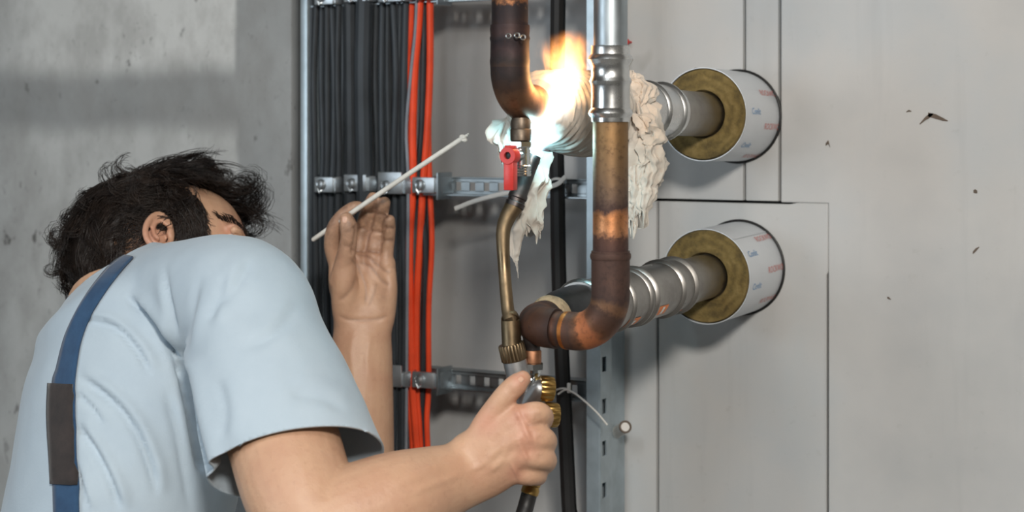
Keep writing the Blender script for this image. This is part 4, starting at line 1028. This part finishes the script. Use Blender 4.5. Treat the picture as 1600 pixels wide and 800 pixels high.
# eyes and brows
for s in (-1, 1):
    e = obj('eye', MB().ball(H(.0725, s*.032, -.002), .0116, HR, 16, 12), plain('eye_white', (226, 220, 214), .15, var=.03), bo)
    obj('iris', MB().ball(H(.0798, s*.0325, -.003), (.0048, .0058, .0058), HR, 14, 10), plain('iris', (52, 36, 26), .15, var=.2), e)
    mb = MB()
    for (dz) in (.0046, -.0076):
        mb.tube([H(.0735+.0105*math.cos(a*.8), s*.032+.0145*math.sin(a), dz+.0015*math.cos(a)) for a in np.linspace(-1.2, 1.2, 9)], .0050, 10, rnd=True)
    obj('eyelid', mb, M['skin'], bo)
    mb = MB(); rg = random.Random(4)
    for k in range(60):
        t = k/59; y = s*(.014+.042*t); b = np.array((.093-.030*t*t+rg.uniform(-.002, .001), y, .014+.006*math.sin(2.4*t)+rg.uniform(-.003, .003)))
        mb.tube([H(*b), H(*(b+np.array((.001-.004*t, s*.005, .003)))), H(*(b+np.array((-.001-.006*t, s*.009, .003))))], [.0006, .0005, .0001], 4)
    obj('eyebrow', mb, M['hair'], bo)

# ---------------- clothes
sh = MB()
trunk(sh, [(172, 414, 1.885, .044, .060), (186, 436, 1.884, .068, .092), (208, 484, 1.876, .103, .142), (222, 560, 1.86, .114, .157), (214, 650, 1.84, .120, .160), (190, 770, 1.82, .118, .158), (150, 960, 1.80, .116, .155), (126, 1090, 1.80, .118, .158)], 64, 8)
a_ = limb(sh, [(200, 474, 1.86, .050), (262, 468, 1.80, .058), (330, 463, 1.735, .061), (385, 478, 1.69, .064), (402, 540, 1.665, .068), (432, 630, 1.63, .076), (458, 715, 1.60, .081, .078), (486, 800, 1.57, .086, .082)], 8, 40)
limb(sh, [(230, 510, 1.93, .060), (290, 505, 2.02, .064), (330, 530, 2.07, .066), (385, 620, 2.07, .068), (440, 700, 2.06, .070)], 8, 36)
sme = from_eval('t_shirt', sh, .0042, 14, M['shirt'], sf=.6)
bm = bmesh.new(); bm.from_mesh(sme); bpy.data.meshes.remove(sme)
def cutoff(co, no, inside):
    """open the cloth at a cuff: slice by a plane, drop what lies beyond"""
    gf = [f for f in bm.faces if inside(np.array(f.calc_center_median()))]
    ge = {e for f in gf for e in f.edges}; gv = {v for f in gf for v in f.verts}
    bmesh.ops.bisect_plane(bm, geom=list(gv)+list(ge)+gf, plane_co=Vector(co), plane_no=Vector(no), clear_outer=False)
    dead = [f for f in bm.faces if inside(np.array(f.calc_center_median())) and (f.calc_center_median()-Vector(co)).dot(Vector(no)) > 0]
    bmesh.ops.delete(bm, geom=dead, context='FACES')
cr = P(460, 728, 1.60); cn = nrm(P(472, 800, 1.572)-P(458, 690, 1.61))
cn = nrm(cn+.0*RT)
def in_r(c): x, y, d = proj(c); return d < 1.74 and x > 318 and y > 600 and np.linalg.norm(c-cr) < .2 and (c-P(330, 745, 1.64))@RT > -.02
cutoff(cr, cn, in_r)
cl = P(425, 680, 2.06); cnl = nrm(P(440, 700, 2.06)-P(385, 620, 2.07))
cutoff(cl, cnl, lambda c: np.linalg.norm(c-cl) < .11 and proj(c)[2] > 1.93 and proj(c)[0] > 385)
lo_ = P(150, 1050, 1.8); cutoff(lo_, -UPV, lambda c: c[2] < lo_[2]+.05)
tp = P(172, 416, 1.885)
cutoff(P(175, 421, 1.885), nrm(P(172, 414, 1.885)-P(186, 436, 1.884)), lambda c: np.linalg.norm(c-tp) < .10 and proj(c)[2] > 1.75)
loose = [v for v in bm.verts if not v.link_faces]; bmesh.ops.delete(bm, geom=loose, context='VERTS')
sme = bpy.data.meshes.new('t_shirt'); bm.to_mesh(sme); bm.free()
V = co_of(sme); N = no_of(sme); pr = V-CAM; dp = pr@VW; PX = 800+(pr@RT)/dp*FPX; PY = 195-(pr@UPV)/dp*FPX
near = ((N*(CAM-V)).sum(1) > 0)
def fold(pts, wpx, depth, ridge_=.5, side=1, fade=.18):
    """a fold drawn on the cloth facing the camera: a groove with a soft roll on one side"""
    global V
    q = np.array([PX, PY]).T; best = np.full(len(q), 1e9); arc = np.zeros(len(q)); sgn = np.zeros(len(q)); L = 0
    pts = spline(np.array(pts, float), 5)
    for a, b in zip(pts[:-1], pts[1:]):
        ab = b-a; t = np.clip(((q-a)@ab)/(ab@ab), 0, 1); r = q-(a+t[:, None]*ab); d = np.linalg.norm(r, axis=1); m = d < best
        best[m] = d[m]; arc[m] = L+t[m]*np.linalg.norm(ab); sgn[m] = np.sign(ab[0]*r[m, 1]-ab[1]*r[m, 0]); L += np.linalg.norm(ab)
    arc /= L; f = np.clip(np.minimum(arc, 1-arc)/fade, 0, 1)*near
    k = -np.exp(-(best/wpx)**2)*depth+np.exp(-((best*sgn*side-2.1*wpx)/(1.6*wpx))**2)*depth*ridge_*(sgn*side > 0)
    V = V+N*(k*f)[:, None]
fold([(196, 462), (222, 486), (252, 520), (272, 550), (286, 590)], 5.5, .0095, .6, -1)
fold([(282, 560), (292, 600), (303, 650), (312, 700), (322, 742)], 8, .016, .35, -1, .08)
fold([(256, 410), (260, 455), (270, 500), (284, 550)], 4.5, .005, .4, 1, .3)
fold([(316, 425), (302, 470), (291, 520), (285, 570)], 6, .004, .5, -1, .35)
fold([(128, 500), (176, 510), (212, 544), (238, 588)], 5, .006, .6, -1)
fold([(120, 586), (170, 622), (206, 664), (232, 720), (246, 775)], 6, .007, .7, -1)
fold([(118, 612), (142, 636), (162, 664)], 4, .004, .6, -1)
fold([(118, 660), (150, 708), (172, 752), (190, 800)], 6, .007, .7, -1)
fold([(118, 720), (128, 760), (140, 800)], 4, .004, .6, -1)
fold([(258, 610), (276, 670), (290, 740), (300, 800)], 7, .004, .5, -1)
fold([(352, 425), (338, 470), (322, 505)], 7, .0035, .5, -1); fold([(392, 400), (372, 440), (340, 480)], 8, .003, .5, 1)
fold([(470, 470), (430, 520), (380, 545)], 9, .0025, .5, 1); fold([(540, 640), (500, 620), (450, 612)], 9, .0022, .5, 1); fold([(345, 690), (352, 640), (340, 590)], 8, .0025, .5, 1)
for i in range(0): pass
w = np.array([nz3(v*(1,1,.6), 14)*.0022+nz3(v+3, 38)*.0008 for v in V]); V = V+N*w[:, None]
sme.vertices.foreach_set('co', V.astype(np.float32).ravel()); sme.update()
bvh_s = BVHTree.FromPolygons([Vector(v) for v in V], [tuple(p.vertices) for p in sme.polygons])
sho = link_mesh('t_shirt', sme, M['shirt'], person)
so = sho.modifiers.new('cloth', 'SOLIDIFY'); so.thickness = .0022; so.offset = -1
# cuff hem and collar rib
def hits(px, py):
    r = bvh_s.ray_cast(Vector(CAM), Vector(nrm(P(px, py, 1)-CAM))); return (np.array(r[0]), np.array(r[1])) if r[0] is not None else None
def ribbon(rows, name, mat, parent, lift=.0022, across=6, thick=.0016):
    """webbing laid on the shirt: rows of (left px, right px, py left, py right)"""
    V_ = []; ok = []
    for (xa, ya, xb_, yb_) in rows:
        line = []
        for j in range(across):
            t = j/(across-1); h = hits(xa+(xb_-xa)*t, ya+(yb_-ya)*t)
            line.append(None if h is None else h[0]+h[1]*lift)
        good = [q for q in line if q is not None]
        if not good: continue
        f = good[0]
        for j in range(across):
            if line[j] is None: line[j] = f
            f = line[j]
        ok.append(line)
    o = obj(name, MB().grid([q for l in ok for q in l], len(ok), across), mat, parent, angle=80)
    s_ = o.modifiers.new('thick', 'SOLIDIFY'); s_.thickness = thick; s_.offset = 0; return o
rows = spline([(196, 401, 210, 404), (176, 414, 192, 424), (150, 444, 168, 455), (124, 482, 145, 492), (104, 525, 129, 533), (91, 575, 121, 580), (84, 605, 119, 607), (84, 700, 121, 702), (86, 790, 125, 792), (88, 870, 128, 870), (92, 960, 131, 960), (96, 1040, 134, 1040)], 6)
st = ribbon(rows, 'brace_strap', M['strap'], person)
st['label'] = 'navy blue brace strap over the back'
rows = spline([(81, 600, 118, 602), (79, 650, 118, 652), (82, 710, 120, 712), (84, 757, 122, 759)], 5)
tb = ribbon(rows, 'strap_tab', M['strap_tab'], st, .0046, 6, .002); tb['label'] = 'dark brown elastic tab'
# trousers and boots, below the picture
tr = MB()
trunk(tr, [(140, 1030, 1.80, .124, .166), (122, 1130, 1.80, .130, .172), (118, 1210, 1.80, .124, .170)], 40)
hip = P(118, 1190, 1.80)
for s, fx in ((1, .10), (-1, -.06)):
    h0 = hip+SD*.088*s; kn = h0+FD*(.10+fx)-UPV*.40; an = h0+FD*fx*1.0+FD*-.02; an = np.array([an[0], an[1], .10])
    a = spline([np.r_[h0+UPV*.03, .105], np.r_[h0-UPV*.15+FD*.04, .095], np.r_[kn, .072], np.r_[kn*.5+an*.5, .066], np.r_[an, .062]], 6)
    tr.tube(a[:, :3], a[:, 3], 24, up=SD)
    b = MB(); c = np.array([an[0], an[1], 0])+FD*.055
    b.tube(spline([np.r_[c-FD*.12+UPV*.045, .034, .044], np.r_[c-FD*.06+UPV*.05, .042, .05], np.r_[c+FD*.03+UPV*.042, .046, .042], np.r_[c+FD*.12+UPV*.032, .042, .030], np.r_[c+FD*.15+UPV*.026, .026, .022]], 5)[:, :3],
           spline([(.034, .044), (.042, .05), (.046, .042), (.042, .030), (.026, .022)], 5), 20, up=UPV, rnd=True)
    b.tube([np.array([an[0], an[1], .05]), np.array([an[0], an[1], .15])], .052, 20)
    bo_ = obj('boot', b, M['boot'], person)
    sb = MB(); V_ = []
    for zz_ in (0, .018):
        for j in range(28):
            q = 2*math.pi*j/28; V_.append(c+FD*(.01+.150*math.cos(q))+SD*.048*math.sin(q)*(1+.1*math.cos(q))+UPV*zz_)
    F = [(j, (j+1) % 28, 28+(j+1) % 28, 28+j) for j in range(28)]+[tuple(range(28))[::-1], tuple(range(28, 56))]
    obj('sole', sb.add(V_, F), M['black'], bo_)
tme = from_eval('trousers', tr, .008, 6, M['trousers']); link_mesh('trousers', tme, M['trousers'], person)

# ---------------- hair: a dark cap on the scalp and clumps of curling strands
cap = MB(); 
cap.ball(H(-.016, 0, .034), (.096, .081, .087), HR, 40, 28)
cV = np.array(cap.v); loc = (cV-HC)@HR
def scalp(p):
    """true where hair grows (head frame)"""
    x, y, z = p
    front = .062-.55*max(0, abs(y)-.020)+.25*(z-.075)
    if (x+.006)**2+(z+.016)**2 < .024**2 and abs(y) > .05: return False
    if z > .055: return x < .066-.55*max(0, -y-.006)
    if z > -.012: return x < .043-.35*max(0, z-.030)-.5*max(0, .004-z)
    if z > -.05: return x < -.020
    return x < (-.030 if z > -.045 else -.036)
keep = [scalp(q) and scalp(q+np.array((.014, 0, 0))) and scalp(q-np.array((0, 0, .008))) for q in loc]
capf = [f for f in cap.f if all(keep[i] for i in f)]
cm = MB(); cm.v = cap.v; cm.u = cap.u; cm.f = capf
hco = obj('hair', cm, M['hair'], person, angle=80); hco['label'] = 'messy dark wavy hair'
sd = hco.modifiers.new('thick', 'SOLIDIFY'); sd.thickness = .004; sd.offset = 1
hr = random.Random(11)
HV, HF = [], []
def strand(pts, r):
    b = len(HV); m = len(pts)
    for i, p in enumerate(pts):
        t = nrm(pts[min(i+1, m-1)]-pts[max(i-1, 0)]); g_ = nrm(np.cross(t, (.3, .5, .81))); h_ = np.cross(t, g_); k = r*(1-.75*i/(m-1))
        for j in range(3):
            a = 2.094*j; HV.append(p+(g_*math.cos(a)+h_*math.sin(a))*k)
    for i in range(m-1):
        for j in range(3): HF.append((b+i*3+j, b+i*3+(j+1) % 3, b+(i+1)*3+(j+1) % 3, b+(i+1)*3+j))
def rnd_scalp():
    while True:
        v = np.array([hr.gauss(0, 1) for _ in range(3)]); v /= np.linalg.norm(v)
        p = np.array((-.016, 0, .034))+v*np.array((.098, .083, .089))
        if scalp(p): return p, v
clumps = []
for c in range(560):
    p, nrm_ = rnd_scalp(); x, y, z = p
    while c > 460 and not (x > .008 and z < .06 and y < 0): p, nrm_ = rnd_scalp(); x, y, z = p
    # lie of the hair: from the crown forward on top, back and down behind, down at the sides
    if z > .075 and x > -.03: d = np.array((1.0, .25*np.sign(y)*(abs(y) > .03), .05)); L = hr.uniform(.06, .105); lift = hr.uniform(.2, .75)
    elif x > .014 and z < .05: d = np.array((.25, 0, -.9)); L = hr.uniform(.028, .045); lift = hr.uniform(.05, .2)
    elif x > -.045: d = np.array((-.95, 0, -.22 if x > -.02 else -.5)); L = hr.uniform(.045, .07); lift = hr.uniform(.05, .25)
    else: d = np.array((-.55, 0, -.85)); L = hr.uniform(.05, .085); lift = hr.uniform(.06, .35)
    cu = hr.uniform(-1, 1)
    if hr.random() < .14 and z > .02 and x < .03: lift += .45; L = hr.uniform(.035, .052); cu = hr.choice((-1.8, -1.5, 1.4))
    d = d+np.array([hr.gauss(0, .22) for _ in range(3)])
    clumps.append((p, nrm_, d, L, lift, cu))
# locks that stand out against the wall (roots on the crown and forehead line)
tuft = [((.050, -.012, .108), (.35, 0, 1), .064, .9, 1.15), ((.040, .0, .112), (-.1, .1, 1), .062, .9, -1.2), ((.056, -.02, .098), (.6, 0, .9), .056, .8, 1.4), ((.036, -.02, .112), (-.4, 0, .9), .052, .9, -1.4), ((.048, 0, .108), (.2, 0, 1), .070, .9, 1.05), ((.042, -.01, .110), (.1, 0, 1), .066, .9, -1.05)]
tuft = [(tuple(np.array(q)+np.array([hr.gauss(0, .006) for _ in range(3)])*(1, 1, .2)), d_, L_, l_, math.copysign(max(1.02, abs(c_)*hr.uniform(.85, 1.3)), c_)) for q, d_, L_, l_, c_ in tuft for _ in range(3)]
for (x, y, z), d, L, lift, cu in tuft+[
        ((.066, -.02, .085), (1, -.1, -.1), .10, .5, 1.8), ((.066, .0, .085), (1, 0, .15), .11, .5, 1.5), ((.066, .01, .085), (1, 0, -.35), .10, .4, 1.8), ((.062, -.03, .082), (.9, 0, -.55), .09, .35, 1.2), ((.066, .02, .08), (.9, 0, -.7), .095, .3, 1.6), ((.06, .0, .09), (1, 0, .4), .10, .6, 1.9), ((.064, .02, .085), (1, .1, 0), .10, .45, 1.2), ((.066, -.01, .08), (.85, 0, -.9), .10, .3, 1.4), ((.064, .03, .08), (.8, 0, -1.0), .10, .3, 1.8),
        ((-.02, -.02, .122), (-.8, 0, .5), .05, .7, -2), ((-.05, -.02, .112), (-.8, 0, .5), .05, .8, -2), ((-.085, -.02, .085), (-.8, 0, .5), .055, 1., -2.2), ((-.10, -.02, .06), (-1, 0, .3), .06, 1., -2), ((-.11, -.03, .03), (-1, 0, -.1), .06, .9, -1.8)]:
    v = nrm((np.array((x, y, z))-np.array((-.016, 0, .034)))/np.array((.098, .083, .089))); clumps += [(np.array((x, y, z)), v, np.array(d), L*hr.uniform(.9, 1.1), lift, math.copysign(max(1.02, abs(cu)*hr.uniform(.85, 1.2)), cu)) for _ in range(2)]
E_C, E_R = np.array((-.016, 0, .034)), np.array((.0985, .0835, .0895))
for p, nv, d, L, lift, cu in clumps:
    ns = 15; tdir = d-nv*(d@nv)*(1 if lift < .8 else .2); tdir = nrm(nrm(tdir)+nv*lift); side = nrm(np.cross(tdir, nv))
    if abs(cu) > 1: side = np.array((0, -1.0, 0))
    guide = [p]; dirn = tdir.copy(); m = 9; wav = hr.uniform(0, 6.3)
    for i in range(m):
        ax_ = side; an = (cu*(.06+.055*i) if abs(cu) > 1 else cu*(.05 if i < 4 else .30))+.20*math.sin(wav+i*1.2)
        if abs(cu) <= 1: ax_ = nv
        dirn = dirn*math.cos(an)+np.cross(ax_, dirn)*math.sin(an)+ax_*(ax_@dirn)*(1-math.cos(an))
        if abs(cu) <= 1: dirn = nrm(dirn-nv*.06+np.array((0, 0, -.02)))
        q = guide[-1]+dirn*L/m
        e = (q-E_C)/E_R; ln = np.linalg.norm(e)
        if ln < 1.015: q = E_C+e/ln*1.015*E_R
        guide.append(q)
    guide = np.array(guide); fine = abs(cu) > 1
    for s in range(ns if not fine else 13):
        off = np.array([hr.gauss(0, 1) for _ in range(3)])*(.0058 if not fine else .0042); off -= nv*(off@nv)*.6
        tipk = hr.uniform(.25, .9); ln = hr.uniform(.75, 1.05); pts = []
        for i in range(m+1):
            t = i/m; q = guide[0]+(guide[i]-guide[0])*ln+off*(1-t*tipk)+np.array([math.sin(t*7+s), math.cos(t*6+s*2), math.sin(t*5+s*3)])*.0016*t
            pts.append(HC+HR@q)
        strand(pts, hr.uniform(.00035, .00062))
hm = MB(); hm.v = [tuple(q) for q in HV]; hm.f = HF; hm.u = [0]*len(HV)
ho = obj('strands', hm, M['hair'], hco, smooth=True, angle=180); tag(ho, kind='stuff')

# ------------------------------------------------------------------ brazing rod in the left hand
ra, rb = P(490, 374, 2.053), P(729, 212, 1.905)
rod = empty('brazing_rod', ra, 'thin white flux-coated brazing rod held up in the left hand', 'rod')
obj('rod', MB().tube([ra+(rb-ra)*t+UPV*.0012*math.sin(3.1*t) for t in np.linspace(0, .985, 14)], [.0027, .0029]+[.0029]*12, 12, rnd=True), M['rod'], rod)
mb = MB()
for t, o_, r in ((.972, (0, .002), .0028), (.984, (.001, -.003), .0026), (.995, (.001, .001), .0016), (.99, (-.002, -.004), .0016), (1.006, (.0005, .001), .0010)):
    mb.ball(ra+(rb-ra)*t+RT*o_[0]+UPV*o_[1], (r*1.2, r, r), None, 10, 8)
obj('melted_tip', mb, M['rod'], rod)
